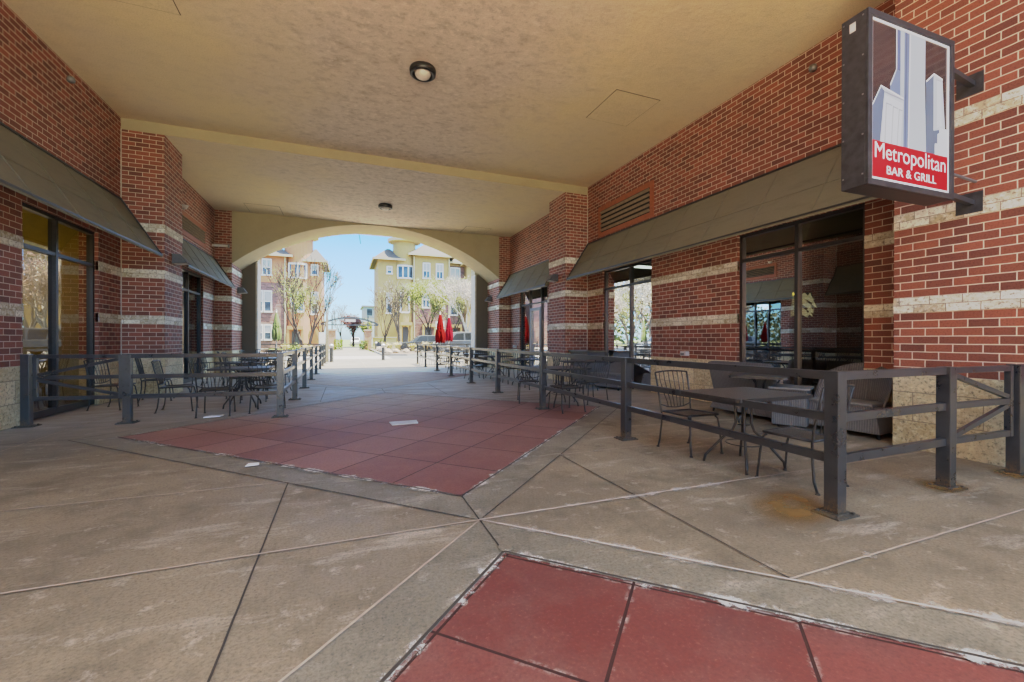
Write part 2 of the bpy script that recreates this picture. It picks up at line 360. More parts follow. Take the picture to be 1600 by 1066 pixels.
sl = bpy.data.lights.new('sun', 'SUN'); sl.energy = 5.0; sl.angle = math.radians(.55); sl.color = (1, .93, .82)
so = bpy.data.objects.new('sun', sl); COL.objects.link(so)
sd = Vector((math.sin(AZ)*math.cos(EL), math.cos(AZ)*math.cos(EL), math.sin(EL)))
so.rotation_euler = sd.to_track_quat('Z', 'Y').to_euler()
cd = bpy.data.cameras.new('camera'); cam = bpy.data.objects.new('camera', cd); COL.objects.link(cam)
yaw, pit, rol, FPX = .3702, -.0031, .002, 671.48
Fv = Vector((math.sin(yaw)*math.cos(pit), math.cos(yaw)*math.cos(pit), math.sin(pit)))
R0 = Vector((math.cos(yaw), -math.sin(yaw), 0)); U0 = R0.cross(Fv)
Rv = R0*math.cos(rol) + U0*math.sin(rol); Uv = -R0*math.sin(rol) + U0*math.cos(rol)
M = Matrix(((Rv.x, Uv.x, -Fv.x, 0), (Rv.y, Uv.y, -Fv.y, 0), (Rv.z, Uv.z, -Fv.z, 1.3), (0,0,0,1)))
cam.matrix_world = M; cd.sensor_width = 36; cd.lens = FPX/1600*36; cd.clip_end = 2000; cd.clip_start = .05
S.camera = cam
S.view_settings.view_transform = 'Standard'; S.view_settings.look = 'None'; S.view_settings.exposure = 0; S.view_settings.gamma = 1
# tone curve of the bracketed exposure: shade is lifted, sunlit parts are held back
vs_ = S.view_settings; vs_.use_curve_mapping = True; cm_ = vs_.curve_mapping; cm_.extend = 'EXTRAPOLATED'
TK, TA, TX = 60.0, .384, .05
def tone(x):
    f = lambda q: TA*math.log(1+TK*q) * (1-.46*math.exp(-q*45))
    return f(x) if x <= TX else f(TX) + .18*math.log(1+(x-TX)/.10)
cv_ = cm_.curves[3]
cv_.points[0].location = (0, 0); cv_.points[1].location = (1, tone(1))
for x in (.004, .008, .013, .02, .03, .045, .065, .09, .13, .18, .25, .35, .5, .7): cv_.points.new(x, tone(x))
for p_ in cv_.points: p_.handle_type = 'AUTO_CLAMPED'
for ci_, pts_ in ((2, ((.06, .048), (.2, .168), (.45, .415), (.75, .74))), (0, ((.2, .206), (.5, .505)))):
    for a_, b_ in pts_: cm_.curves[ci_].points.new(a_, b_)
cm_.update()
try:
    S.cycles.max_bounces = 12; S.cycles.diffuse_bounces = 7; S.cycles.glossy_bounces = 5; S.cycles.transparent_max_bounces = 24
    S.cycles.use_denoising = True
except Exception: pass

# ------------------------------------------------------------------ dimensions of the passage
XL, XR, XLP, XRP = -4.54, 7.12, -3.77, 6.33
XL2, XR2 = -4.29, 6.85
YB, PW, YA, YA2 = 11.78, 1.125, 17.9, 19.52
ZC, ZC2 = 6.10, 5.86
YS = -.15          # unseen roof edge, set just behind the camera to let more light in
TOP = 6.6
# ------------------------------------------------------------------ ground
struct('ground', MB().add([(-900,-900,-.06),(900,-900,-.06),(900,1500,-.06),(-900,1500,-.06)], [(0,1,2,3)]), GRASS)
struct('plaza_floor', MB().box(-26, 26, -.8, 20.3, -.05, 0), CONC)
struct('outer_plaza', MB().box(-26, 26, 20.301, 30, -.05, 0), concrete('outer_paving', (.175, .152, .13), (.11, .095, .082), (.24, .215, .19), .8).m)
struct('bounce_forecourt', MB().box(-26, 26, -24, -.801, -.05, 0), CONC2)  # unseen ground behind the camera, made pale to bounce sunlight into the passage
def flat(name, poly, z, mat, uv=None):
    return struct(name, MB().add([(x, y, z) for x, y in poly], [tuple(range(len(poly)))]), mat, uv=uv)
cx = .9
def diamond(cy, name):
    R = 3.69; r2 = math.sqrt(2)
    f = lambda c: (((c.x-cx)+(c.y-cy))/r2 + R/r2, ((c.y-cy)-(c.x-cx))/r2 + R/r2)
    flat(name, [(cx, cy-R), (cx+R, cy), (cx, cy+R), (cx-R, cy)], .004, TILE, uv=f)
CYS = [-1.24, 7.14, 15.52]
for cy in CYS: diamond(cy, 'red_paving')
def band(p, q, off, wd, z=.003):
    p, q = Vector((*p, z)), Vector((*q, z)); d = (q-p).normalized(); a = Vector((-d.y, d.x, 0))
    return [(p+a*off), (q+a*off), (q+a*(off+wd)), (p+a*(off+wd))]
bm_ = MB()
for cy in CYS:
    R = 3.69; E_ = .50; ci = [(cx, cy-R), (cx+R, cy), (cx, cy+R), (cx-R, cy)]; co = [(cx, cy-R-E_), (cx+R+E_, cy), (cx, cy+R+E_), (cx-R-E_, cy)]
    for i in range(4):
        j = (i+1) % 4; bm_.add([(*ci[i], .002), (*co[i], .002), (*co[j], .002), (*ci[j], .002)], [(0,1,2,3)])
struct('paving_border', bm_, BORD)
def joint(lines, mat, name, hw, z=.008):
    m = MB(); uvs = []
    for (p, q) in lines:
        p, q = Vector((*p, z)), Vector((*q, z)); d = (q-p).normalized(); a = Vector((-d.y, d.x, 0)); L = (q-p).length
        m.add([p-a*hw, p+a*hw, q+a*hw, q-a*hw], [(0,1,2,3)]); uvs += [(-1, 0), (1, 0), (1, L), (-1, L)]
    o = struct(name, m, mat)
    ul = o.data.uv_layers['UVMap']
    for poly in o.data.polygons:
        for li in poly.loop_indices: ul.data[li].uv = uvs[o.data.loops[li].vertex_index]
    return o
dk, lt, wh, ed = [], [], [], []
for i, cy in enumerate(CYS):
    R = 3.69; o = R+.5
    corners = [(cx, cy-o), (cx+o, cy), (cx, cy+o), (cx-o, cy)]; inn = [(cx, cy-R), (cx+R, cy), (cx, cy+R), (cx-R, cy)]
    for a in range(4):
        dk.append((corners[a], inn[a]))
        if i != 0: dk.append((corners[a], corners[(a+1) % 4]))
        (ed if i < 2 else dk).append((inn[a], inn[(a+1) % 4]))
lt += [((cx, CYS[0]+4.19), (cx-4.19, CYS[0]))]
wh += [((cx, CYS[0]+4.19), (cx+4.19, CYS[0]))]
yc = CYS[0]+4.19
wh.append(((cx, yc), (3.66, yc-.02))); lt.append(((3.66, yc-.02), (6.33, yc-.03))); lt.append(((cx, yc), (-4.5, yc+.02)))
lt.append(((-.48, 4.36), (-4.54, 4.42))); dk.append(((-.48, 4.33), (-.48, 1.62)))
dk.append(((2.25, 4.30), (2.25, 1.62))); lt.append(((2.25, 1.62), (6.33, 1.66))); lt.append(((2.25, 4.30), (6.33, 4.34)))
lt.append(((-.48, 1.60), (-4.54, 1.58)))
dk.append(((-3.28, 7.15), (-6, 7.15))); lt.append(((-3.68, 7.15), (-3.68, 12.0))); dk.append(((5.09, 7.14), (7.1, 7.14))); lt.append(((-3.68, 7.1), (-3.68, 4.4)))
y2 = yc+8.38
lt += [((cx, y2), (7.0, y2)), ((cx, y2), (-4.4, y2)), ((-.48, y2+1.4), (-4.4, y2+1.4)), ((2.25, y2-1.4), (7, y2-1.4)), ((2.25, y2+1.4), (7, y2+1.4))]
dk += [((-.48, y2-1.6), (-.48, y2+1.4)), ((2.25, y2-1.4), (2.25, y2+1.4)), ((-3.29, 15.5), (-4.4, 15.5)), ((5.1, 15.5), (7, 15.5))]
for yy in (20, 22.8, 25.6, 28.2): lt.append(((-14, yy), (16, yy)))
for xx in (-6, -2.2, .9, 4.0, 8): lt.append(((xx, 19.8), (xx, 30)))
joint(dk, JDARK, 'expansion_joint', .06, .008); joint(lt, JLIGHT, 'expansion_joint', .085, .010)
joint(wh, JWHITE, 'expansion_joint', .10, .012); joint(ed, JEDGE, 'expansion_joint', .11, .014)
# rust and lime rings around the fence posts
def stain(x, y, a, b, rz=0, z=.016):
    m = MB(); n = 24
    m.add([(x + a*math.cos(t)*math.cos(rz) - b*math.sin(t)*math.sin(rz), y + a*math.cos(t)*math.sin(rz) + b*math.sin(t)*math.cos(rz), z) for t in [2*PI*k/n for k in range(n)]], [tuple(range(n))])
    def f(c):
        dx, dy = c.x-x, c.y-y
        return ((dx*math.cos(rz)+dy*math.sin(rz))/a, (-dx*math.sin(rz)+dy*math.cos(rz))/b)
    struct('rust_stain', m, RING, uv=f)
stain(3.22, 2.32, .62, .36, .5); stain(4.93, 2.15, .34, .26, 0); stain(6.0, 2.1, .26, .26, 0)
# ------------------------------------------------------------------ brick storefronts
def wall_with_openings(mb, axis, at, thick, a0, a1, z0, z1, holes):
    """vertical wall in the plane axis=at spanning a0..a1; holes = [(a,b,z0,z1)] sorted"""
    def bx(p, q, zz0, zz1):
        if q-p < .001 or zz1-zz0 < .001: return
        if axis == 'x': mb.box(min(at, at+thick), max(at, at+thick), p, q, zz0, zz1)
        else: mb.box(p, q, min(at, at+thick), max(at, at+thick), zz0, zz1)
    cur = a0
    for (p, q, h0, h1) in holes:
        bx(cur, p, z0, z1); bx(p, q, z0, h0); bx(p, q, h1, z1); cur = q
    bx(cur, a1, z0, z1)
BANDS = [(1.63, 1.815), (2.65, 2.835), (3.67, 3.855)]
def clip(holes, z0, z1): return [(p, q, max(z0, h0), min(z1, h1)) for p, q, h0, h1 in holes if h0 < z1 and h1 > z0]
def spans(a0, a1, holes, z):
    cur = a0; out = []
    for p, q, h0, h1 in holes:
        if h0 < z < h1: out.append((cur, p)); cur = q
    out.append((cur, a1)); return [s_ for s_ in out if s_[1]-s_[0] > .01]
def storefront(root, sgn, segs, piers):
    """segs: (x plane, y0, y1, ztop, holes); piers: (xface, xback, y0, y1, ztop)"""
    for (X, y0, y1, zt, holes) in segs:
        wl = MB()
        wall_with_openings(wl, 'x', X, sgn*.3, y0, y1, .888, zt, clip(holes, .888, zt))
        for z0, z1 in BANDS:
            for p, q in spans(y0, y1, holes, (z0+z1)/2):
                MB().box(min(X-sgn*.010, X+sgn*.05), max(X-sgn*.010, X+sgn*.05), p, q, z0, z1).build('stone_band', STONE, root, world=True)
        wl.build('brick_wall', BRICK, root, world=True)
        for p, q in (spans(y0, y1, holes, .5)):
            MB().box(*sorted((X-sgn*.012, X+sgn*.30)), p, q, 0, .888).build('block_base', BLOCK, root, world=True)
    for (xf, xb, y0, y1, zt) in piers:
        a, b = min(xf, xb), max(xf, xb)
        p = MB().box(a, b, y0, y1, .888, zt).build('brick_pier', BRICK, root, world=True)
        for z0, z1 in BANDS:
            o = MB().box(a-.010, b+.010, y0-.010, y1+.010, z0, z1).build('stone_band', STONE, None); o.parent = p; o.location = -Vector(root.location)
        bb = MB().box(a-.014, b+.014, y0-.014, y1+.014, 0, .888).build('block_base', BLOCK, None); bb.parent = p; bb.location = -Vector(root.location)
def window(root, X, sgn, y0, y1, z0, z1, mull, trans, fw=.06, mat=None, door=None):
    """storefront window set back in plane X (sgn +1: wall lies toward +x)"""
    mat = mat or MULL; x0, x1 = sorted((X+sgn*.06, X+sgn*.16)); m = MB()
    m.box(x0, x1, y0, y0+fw, z0, z1).box(x0, x1, y1-fw, y1, z0, z1).box(x0, x1, y0+fw, y1-fw, z1-fw, z1).box(x0, x1, y0+fw, y1-fw, z0, z0+fw+.05)
    for u in mull: m.box(x0-.004, x1+.004, u-fw/2, u+fw/2, z0+fw, z1-fw)
    ys = [y0+fw] + [v for u in mull for v in (u-fw/2, u+fw/2)] + [y1-fw]
    for t in trans:
        for i in range(0, len(ys), 2): m.box(x0+.003, x1-.003, ys[i], ys[i+1], t-fw/2, t+fw/2)
    fr = m.build('window_frame', mat, root, world=True)
    zs = [z0+fw+.05] + [v for t in trans for v in (t-fw/2, t+fw/2)] + [z1-fw]; xg = (x0+x1)/2
    for i in range(0, len(ys), 2):
        for j in range(0, len(zs), 2):
            g = MB().add([(xg, ys[i], zs[j]), (xg, ys[i+1], zs[j]), (xg, ys[i+1], zs[j+1]), (xg, ys[i], zs[j+1])], [(0,1,2,3)])
            o = g.build('pane', GLASS, None); o.parent = fr; o.location = -Vector(root.location)
    if door:
        dm = MB(); a, b = door; xx0, xx1 = x0-.01, x1+.01
        dm.box(xx0, xx1, a+.03, a+.13, .02, 2.55).box(xx0, xx1, b-.13, b-.03, .02, 2.55).box(xx0, xx1, a+.13, b-.13, 2.43, 2.55).box(xx0, xx1, a+.13, b-.13, .02, .24)
        d = dm.build('door', MULLG, root, world=True)
        h = MB().tube([(xx0-.05, a+.2, .9), (xx0-.05, a+.2, 1.25)], .014); o = h.build('handle', MULL, None); o.parent = d; o.location = -Vector(root.location)

WZ = 3.34
rootR = thing('storefront_building', 'red brick restaurant storefront with cream stone bands on the right of the passage', 'building', (6.9, 3, 0))
holesR = [(4.02, 6.22, 0.02, WZ), (8.74, 10.92, 0.02, WZ)]; holesR2 = [(14.1, 16.77, .02, WZ)]
storefront(rootR, 1, [(XRP, -14, 3.25, TOP, []), (XR, 3.25, YB, TOP, holesR), (XR2, YB+PW, YA, TOP, holesR2)],
           [(XRP, XR+.3, YB, YB+PW, ZC2+.02), (XRP, XR2+.3, YA, YA2, ZC2+.02)])
MB().box(XRP+.29, XR+.3, 3.0, 3.249, 0, TOP).build('pier_return', BRICK, rootR, world=True)
window(rootR, XR, 1, 4.02, 6.22, .02, WZ, [5.09], [2.84])
window(rootR, XR, 1, 8.74, 10.92, .02, WZ, [9.68], [2.80])
window(rootR, XR2, 1, 14.1, 16.77, .02, WZ, [14.75, 15.85], [2.72], door=(14.78, 15.82))
rootL = thing('storefront_building', 'red brick restaurant storefront with cream stone bands on the left of the passage', 'building', (-4.6, 9, 0))
holesL = [(4.6, 7.3, .02, WZ+.05), (8.72, 10.86, .02, WZ+.05)]; holesL2 = [(14.0, 16.6, .02, WZ)]
storefront(rootL, -1, [(XL, -14, YB, TOP, holesL), (XL2, YB+PW, YA, TOP, holesL2)],
           [(XLP, XL-.3, YB, YB+PW, ZC2+.02), (XLP, XL2-.3, YA, YA2, ZC2+.02)])
window(rootL, XL, -1, 4.6, 7.3, .02, WZ+.05, [5.9], [2.74])
window(rootL, XL, -1, 8.72, 10.86, .02, WZ+.05, [9.68], [2.74])
window(rootL, XL2, -1, 14.0, 16.6, .02, WZ, [14.7, 15.4], [2.74])
# white caulk line in the inner corners
for rt, X, s in ((rootR, XR, 1), (rootL, XL, -1)):
    MB().box(min(X-s*.012, X), max(X-s*.012, X), YB-.02, YB-.001, .9, ZC2).build('corner_sealant', plain('sealant', (.55, .5, .42), .6), rt, world=True)
# interiors
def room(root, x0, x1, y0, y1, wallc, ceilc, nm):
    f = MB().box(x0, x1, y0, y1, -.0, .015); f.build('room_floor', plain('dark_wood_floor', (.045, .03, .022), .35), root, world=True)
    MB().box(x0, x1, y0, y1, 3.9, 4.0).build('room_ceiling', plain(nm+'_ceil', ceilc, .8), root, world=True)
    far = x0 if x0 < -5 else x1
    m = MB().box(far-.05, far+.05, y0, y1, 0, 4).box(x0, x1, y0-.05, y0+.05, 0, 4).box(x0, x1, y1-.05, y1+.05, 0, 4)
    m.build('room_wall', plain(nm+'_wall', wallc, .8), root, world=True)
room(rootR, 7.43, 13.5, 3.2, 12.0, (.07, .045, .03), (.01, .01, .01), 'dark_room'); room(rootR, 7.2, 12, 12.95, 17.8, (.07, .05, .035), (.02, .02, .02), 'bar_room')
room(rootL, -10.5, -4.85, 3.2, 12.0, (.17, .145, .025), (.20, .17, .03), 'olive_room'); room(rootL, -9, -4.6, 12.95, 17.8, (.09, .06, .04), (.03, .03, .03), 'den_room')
# roof slab above everything
struct('ceiling', MB().box(XL-.01, XR+.01, YS, YB, ZC, ZC+.5), CEIL)
struct('ceiling', MB().box(XL2-.6, XR2+.6, YB, YA2+.3, ZC2, ZC2+.74), CEIL)
struct('ceiling_beam', MB().box(XL, XR, YB-.006, YB-.001, ZC2-.004, ZC-.001), STUC)
struct('roof', MB().box(-16, 18, YS, YA2+.6, 6.61, 6.9), STUC)
# thin light trim where brick meets the ceiling
# arch
def arch():
    a, sag, zc, c0 = 5.05, 1.83, 5.83, 1.28; Rr = (a*a+sag*sag)/(2*sag)
    pts = []
    n = 48
    for i in range(n+1):
        x = c0 - a + 2*a*i/n; pts.append((x, zc - Rr + math.sqrt(Rr*Rr-(x-c0)**2)))
    m = MB()
    for i in range(n):
        (xa, za), (xb, zb) = pts[i], pts[i+1]
        for y0, y1, fl in ((YA+.004, YA+.004, 0), (YA2, YA2, 1)):
            q = [(xa, y0, za), (xb, y0, zb), (xb, y0, ZC2), (xa, y0, ZC2)]
            m.add(q, [(0,1,2,3)])
        m.add([(xa, YA+.004, za), (xb, YA+.004, zb), (xb, YA2, zb), (xa, YA2, za)], [(0,1,2,3)])
    return m, pts
root = thing('archway', 'wide segmental stucco arch closing the far end of the passage', 'archway', (1.28, 18.7, 0))
am, apts = arch(); ao = am.build('arch_wall', STUC, root, world=True)
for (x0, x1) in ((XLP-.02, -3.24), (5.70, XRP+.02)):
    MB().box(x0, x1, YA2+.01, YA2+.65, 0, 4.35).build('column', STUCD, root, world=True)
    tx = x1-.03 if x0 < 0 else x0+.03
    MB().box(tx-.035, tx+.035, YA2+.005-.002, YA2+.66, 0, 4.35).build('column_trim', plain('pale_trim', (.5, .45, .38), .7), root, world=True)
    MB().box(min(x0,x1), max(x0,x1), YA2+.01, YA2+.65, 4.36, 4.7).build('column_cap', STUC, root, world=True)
MB().tube([(.55, YA2+.3, 5.95), (.62, YA2+.3, 5.45)], .012).build('hanging_rod', IRON, root, world=True)
# exterior wings left and right of the passage, beyond the arch
for s, rt in ((-1, rootL), (1, rootR)):
    x0, x1 = (-16, XL2-.32) if s < 0 else (XR2+.32, 18)
    MB().box(x0, x1, YA2-.3, YA2+.02, 0, 6.6).build('outer_wall', BRICK, rt, world=True)
# awnings
def awning(yA, yB, X, xo, za, zo, label, seams, side_near=True):
    s = 1 if X > 0 else -1
    t = thing('awning', label, 'awning', ((X+xo)/2, (yA+yB)/2, zo), 0, 'awnings over the storefront windows')
    p = MB(); n = 12; m = 5
    vs = []; 
    for i in range(n*2+1):
        y = yA+(yB-yA)*i/(n*2)
        for j in range(m+1):
            u = j/m; sg = .012*math.sin(PI*u)*(1 if i % 2 else .4)
            vs.append((X+(xo-X)*u, y, za+(zo-za)*u - sg))
    fs = [(i*(m+1)+j, (i+1)*(m+1)+j, (i+1)*(m+1)+j+1, i*(m+1)+j+1) for i in range(n*2) for j in range(m)]
    p.add(vs, fs); p.build('canvas', AWN, t, smooth=True, world=True)
    fr = MB().bar((xo, yA, zo), (xo, yB, zo), .03, .03).bar((X-s*.02, yA, za), (X-s*.02, yB, za), .03, .03)
    for y in (yA+.015, yB-.015): fr.bar((xo, y, zo), (X-s*.02, y, za), .025, .03)
    fr.build('frame', MULL, t, world=True)
    sm = MB()
    for y in seams:
        sm.bar((xo, y, zo+.004), (X, y, za+.004), .012, .012)
    ym = (za+zo)/2-.1; um = (ym-za)/(zo-za)
    sm.bar((X+(xo-X)*um, yA, ym+.002), (X+(xo-X)*um, yB, ym+.002), .01, .008)
    sm.build('seam', plain('awning_seam', (.168, .158, .10), .8), t, world=True)
    vl = MB().box(min(xo-.004, xo+.004), max(xo-.004, xo+.004), yA, yB, zo-.05, zo); vl.build('hem', AWN, t, world=True)
    for y in (yA, yB):
        e = MB().add([(X, y, za), (xo, y, zo), (X, y, zo)], [(0,1,2)])
        if y == yA: e.build('end_panel', AWN, t, world=True)
awning(3.27, 11.74, XR, 6.36, 4.31, 3.17, 'longest olive canvas awning over the two near right storefront windows', [4.3, 5.35, 6.4, 7.45, 8.5, 9.55, 10.6])
awning(YB+PW+.03, 17.86, XR2, 6.20, 4.18, 3.13, 'smaller olive canvas awning over the glass door at the far right', [13.9, 14.9, 15.9, 16.9])
awning(3.0, 11.74, XL, -3.80, 4.33, 3.17, 'wide grey olive canvas awning over the near left storefront window', [4.2, 5.3, 6.4, 7.5, 8.6, 9.7, 10.8])
awning(YB+PW+.03, 17.86, XL2, -3.66, 4.13, 3.14, 'smaller grey canvas awning over the far left window', [13.9, 14.9, 15.9, 16.9])
# louvre vents
def vent(root, X, s, y0, y1, z0, z1, n):
    x0, x1 = sorted((X-s*.03, X-s*.002)); f = MB(); w_ = .13
    f.box(x0, x1, y0, y1, z1-w_, z1).box(x0, x1, y0, y1, z0, z0+w_).box(x0, x1, y0, y0+w_, z0+w_, z1-w_).box(x0, x1, y1-w_, y1, z0+w_, z1-w_)
    fr = f.build('vent_frame', RUST, root, world=True)
    bk = MB().box(*sorted((X-s*.010, X-s*.004)), y0+w_, y1-w_, z0+w_, z1-w_)
    o = bk.build('vent_void', BLACK, None); o.parent = fr; o.location = -Vector(root.location)
    sl_ = MB(); hh = (z1-z0-2*w_)/n
    for k in range(n):
        zc = z0+w_+hh*(k+.5)
        sl_.obox((X-s*.036, (y0+y1)/2, zc), (.072, y1-y0-2*w_, .012), 0, 0, s*math.radians(38 if s > 0 else 12))
    o = sl_.build('louver_blade', LOUV, None); o.parent = fr; o.location = -Vector(root.location)
vent(rootR, XR, 1, 8.65, 11.12, 4.36, 5.26, 5); vent(rootL, XL2, -1, 14.2, 16.8, 4.26, 4.92, 5)

# ------------------------------------------------------------------ wall lamps, ceiling lamps, cameras
GAL = plain('dark_grey_sconce', (.09, .095, .10), .35, .4, .2, 20)
def sconce(x, y, z, s, label):
    t = thing('wall_lamp', label, 'lamp', (x, y, z), 0, 'wedge wall lamps on the brick piers')
    poly = [(0, .13), (.16, .13), (.30, -.06), (0, -.10)]
    MB().prism(poly, lambda a, b, d: (-s*a, d, b), -.16, .16).build('housing', GAL, t, bevel=.008)
    MB().add([(-s*.03, -.13, -.097), (-s*.27, -.13, -.070), (-s*.27, .13, -.070), (-s*.03, .13, -.097)], [(0,1,2,3)]).build('lens', plain('lamp_lens', (.7, .7, .68), .3), t)
sconce(XRP, 12.40, 3.26, 1, 'grey wedge wall lamp on the right middle brick pier')
sconce(XLP, 12.36, 3.16, -1, 'grey wedge wall lamp on the left middle brick pier')
sconce(XRP, 19.0, 3.15, 1, 'grey wedge wall lamp on the right pier of the arch')
sconce(XLP, 18.9, 3.12, -1, 'grey wedge wall lamp on the left pier of the arch')
def dome_lamp(x, y, z, label):
    t = thing('ceiling_lamp', label, 'lamp', (x, y, z), 0, 'round ceiling lamps')
    MB().lathe([(.02, 0), (.225, 0), (.235, -.03), (.225, -.10), (.19, -.115), (.17, -.10), (.15, -.06), (.01, -.05)], n=40).build('ring', plain('black_lamp_ring', (.02, .02, .022), .35, .3), t, smooth=True)
    MB().lathe([(.01, -.045), (.15, -.05), (.145, -.09), (.12, -.135), (.07, -.165), (.005, -.175)], n=32).build('glass_bowl', plain('frosted_lamp_glass', (.62, .58, .52), .25), t, smooth=True)
dome_lamp(1.28, 7.70, ZC, 'round black rimmed ceiling lamp in the near ceiling bay'); dome_lamp(1.27, 15.2, ZC2, 'round black rimmed ceiling lamp in the far bay before the arch')
t = thing('strip_lamp', 'short horizontal tube light on the left wall under the far ceiling', 'lamp', (-4.1, 17.6, 4.55))
MB().tube([(-.28, 0, 0), (.28, 0, 0)], .045, 10).build('tube', plain('pale_tube', (.6, .6, .58), .3), t); MB().obox((-.3, 0, 0), (.06, .1, .11)).obox((.3, 0, 0), (.04, .1, .11)).bar((-.3, 0, 0), (-.3, .31, 0), .03, .03).build('bracket', MULLG, t)
t = thing('security_camera', 'small white dome camera on the left wall just past the middle pier', 'camera', (XL2, 14.5, 5.0))
MB().lathe([(.01, -.08), (.06, -.06), (.085, 0), (.085, .03), (.01, .035)], n=16).build('dome', WHITE, t, smooth=True)
MB().bar((-.02, 0, .02), (.1, 0, .02), .03, .03).build('arm', WHITE, t)
for c_ in t.children: c_.location = (.1, 0, 0)
for (x, y, z, lb) in ((-4.49, 9.85, 5.85, 'left wall near the ceiling'), (7.07, 4.75, 5.72, 'right wall near the ceiling')):
    t = thing('spot_fitting', 'small round metal fitting on the '+lb, 'fitting', (x, y, z)); MB().lathe([(.01, -.05), (.05, -.045), (.06, 0), (.05, .04), (.01, .045)], n=14).build('body', MULLG, t, smooth=True)
for (x, y, lb) in ((7.02, 7.5, 'right brick wall between the two near windows'), (6.75, 17.05, 'far right brick wall beside the glass door')):
    t = thing('wall_outlet', 'small white outdoor outlet on the '+lb, 'outlet', (x, y, 1.0)); MB().obox((0, 0, 0), (.12, .16, .1)).build('box', WHITE, t, bevel=.01); MB().obox((-.07, 0, -.01), (.03, .08, .05)).build('cover', MULLG, t)
def hatch(x0, x1, y0, y1, z, lb):
    t = thing('ceiling_hatch', lb, 'hatch', ((x0+x1)/2, (y0+y1)/2, z), 0, 'square access hatches in the stucco ceiling')
    MB().box(x0, x1, y0, y1, z-.004, z-.001).build('gap', plain('hatch_gap', (.06, .045, .03), .9), t, world=True)
    MB().box(x0+.012, x1-.012, y0+.012, y1-.012, z-.009, z-.0045).build('panel', CEIL, t, world=True)
hatch(4.84, 5.88, 6.96, 8.09, ZC, 'square access hatch in the near ceiling toward the right wall'); hatch(-3.3, -2.27, 6.68, 7.73, ZC, 'square access hatch in the near ceiling toward the left wall')
hatch(-3.18, -2.11, 16.68, 17.74, ZC2, 'square access hatch at the left of the far ceiling by the arch'); hatch(4.54, 5.6, 16.78, 17.84, ZC2, 'square access hatch at the right of the far ceiling by the arch')
for (x, y) in ((.9, 10.2), (4.2, 13.6), (-2.2, 13.2), (-4.0, 13.3)):
    pass
# ------------------------------------------------------------------ hanging sign
SG = thing('hanging_sign', 'box sign with grey skyscrapers over a red lettered panel on the near right pier', 'sign', (4.885, 2.385, 2.67), math.radians(-1.3))
SW, SH, ST = 1.27, 1.54, .20
DKF = plain('dark_sign_metal', (.045, .048, .055), .4, .4, .3, 15)
MB().box(-SW/2, SW/2, 0, ST, 0, SH).build('cabinet', DKF, SG, bevel=.006)
rim = MB(); e = .055
rim.box(-SW/2, SW/2, -.025, 0, 0, e).box(-SW/2, SW/2, -.025, 0, SH-e, SH).box(-SW/2, -SW/2+e, -.025, 0, e, SH-e).box(SW/2-e, SW/2, -.025, 0, e, SH-e)
rim.build('rim', DKF, SG, bevel=.004)
IW, IH = SW-2*e-.05, SH-2*e-.05
def sp(u, v, d=0): return ((u-.5)*IW, d, e+.025+v*IH)
def face(name, polys, mat, d):
    m = MB()
    for p in polys: m.add([sp(min(1, max(0, u)), min(1, max(0, v)), d) for u, v in p], [tuple(range(len(p)))])
    return m
def flatm(name, c, r=.35): return plain(name, c, r, 0, .03, 3)
brd = MB(); b_ = .022
for (x0, x1, z0, z1) in ((-IW/2-b_, IW/2+b_, e+.003, e+.025), (-IW/2-b_, IW/2+b_, e+.025+IH, e+.047+IH), (-IW/2-b_, -IW/2, e+.025, e+.025+IH), (IW/2, IW/2+b_, e+.025, e+.025+IH)): brd.box(x0, x1, -.010, -.001, z0, z1)
art = face('sign_face', [[(0,0),(1,0),(1,1),(0,1)]], None, -.002).build('sign_face', plain('sign_brown_black', (.045, .032, .032), .12, 0, .1, 2), SG)
brd.build('white_border', flatm('sign_white', (.78, .80, .82)), SG)
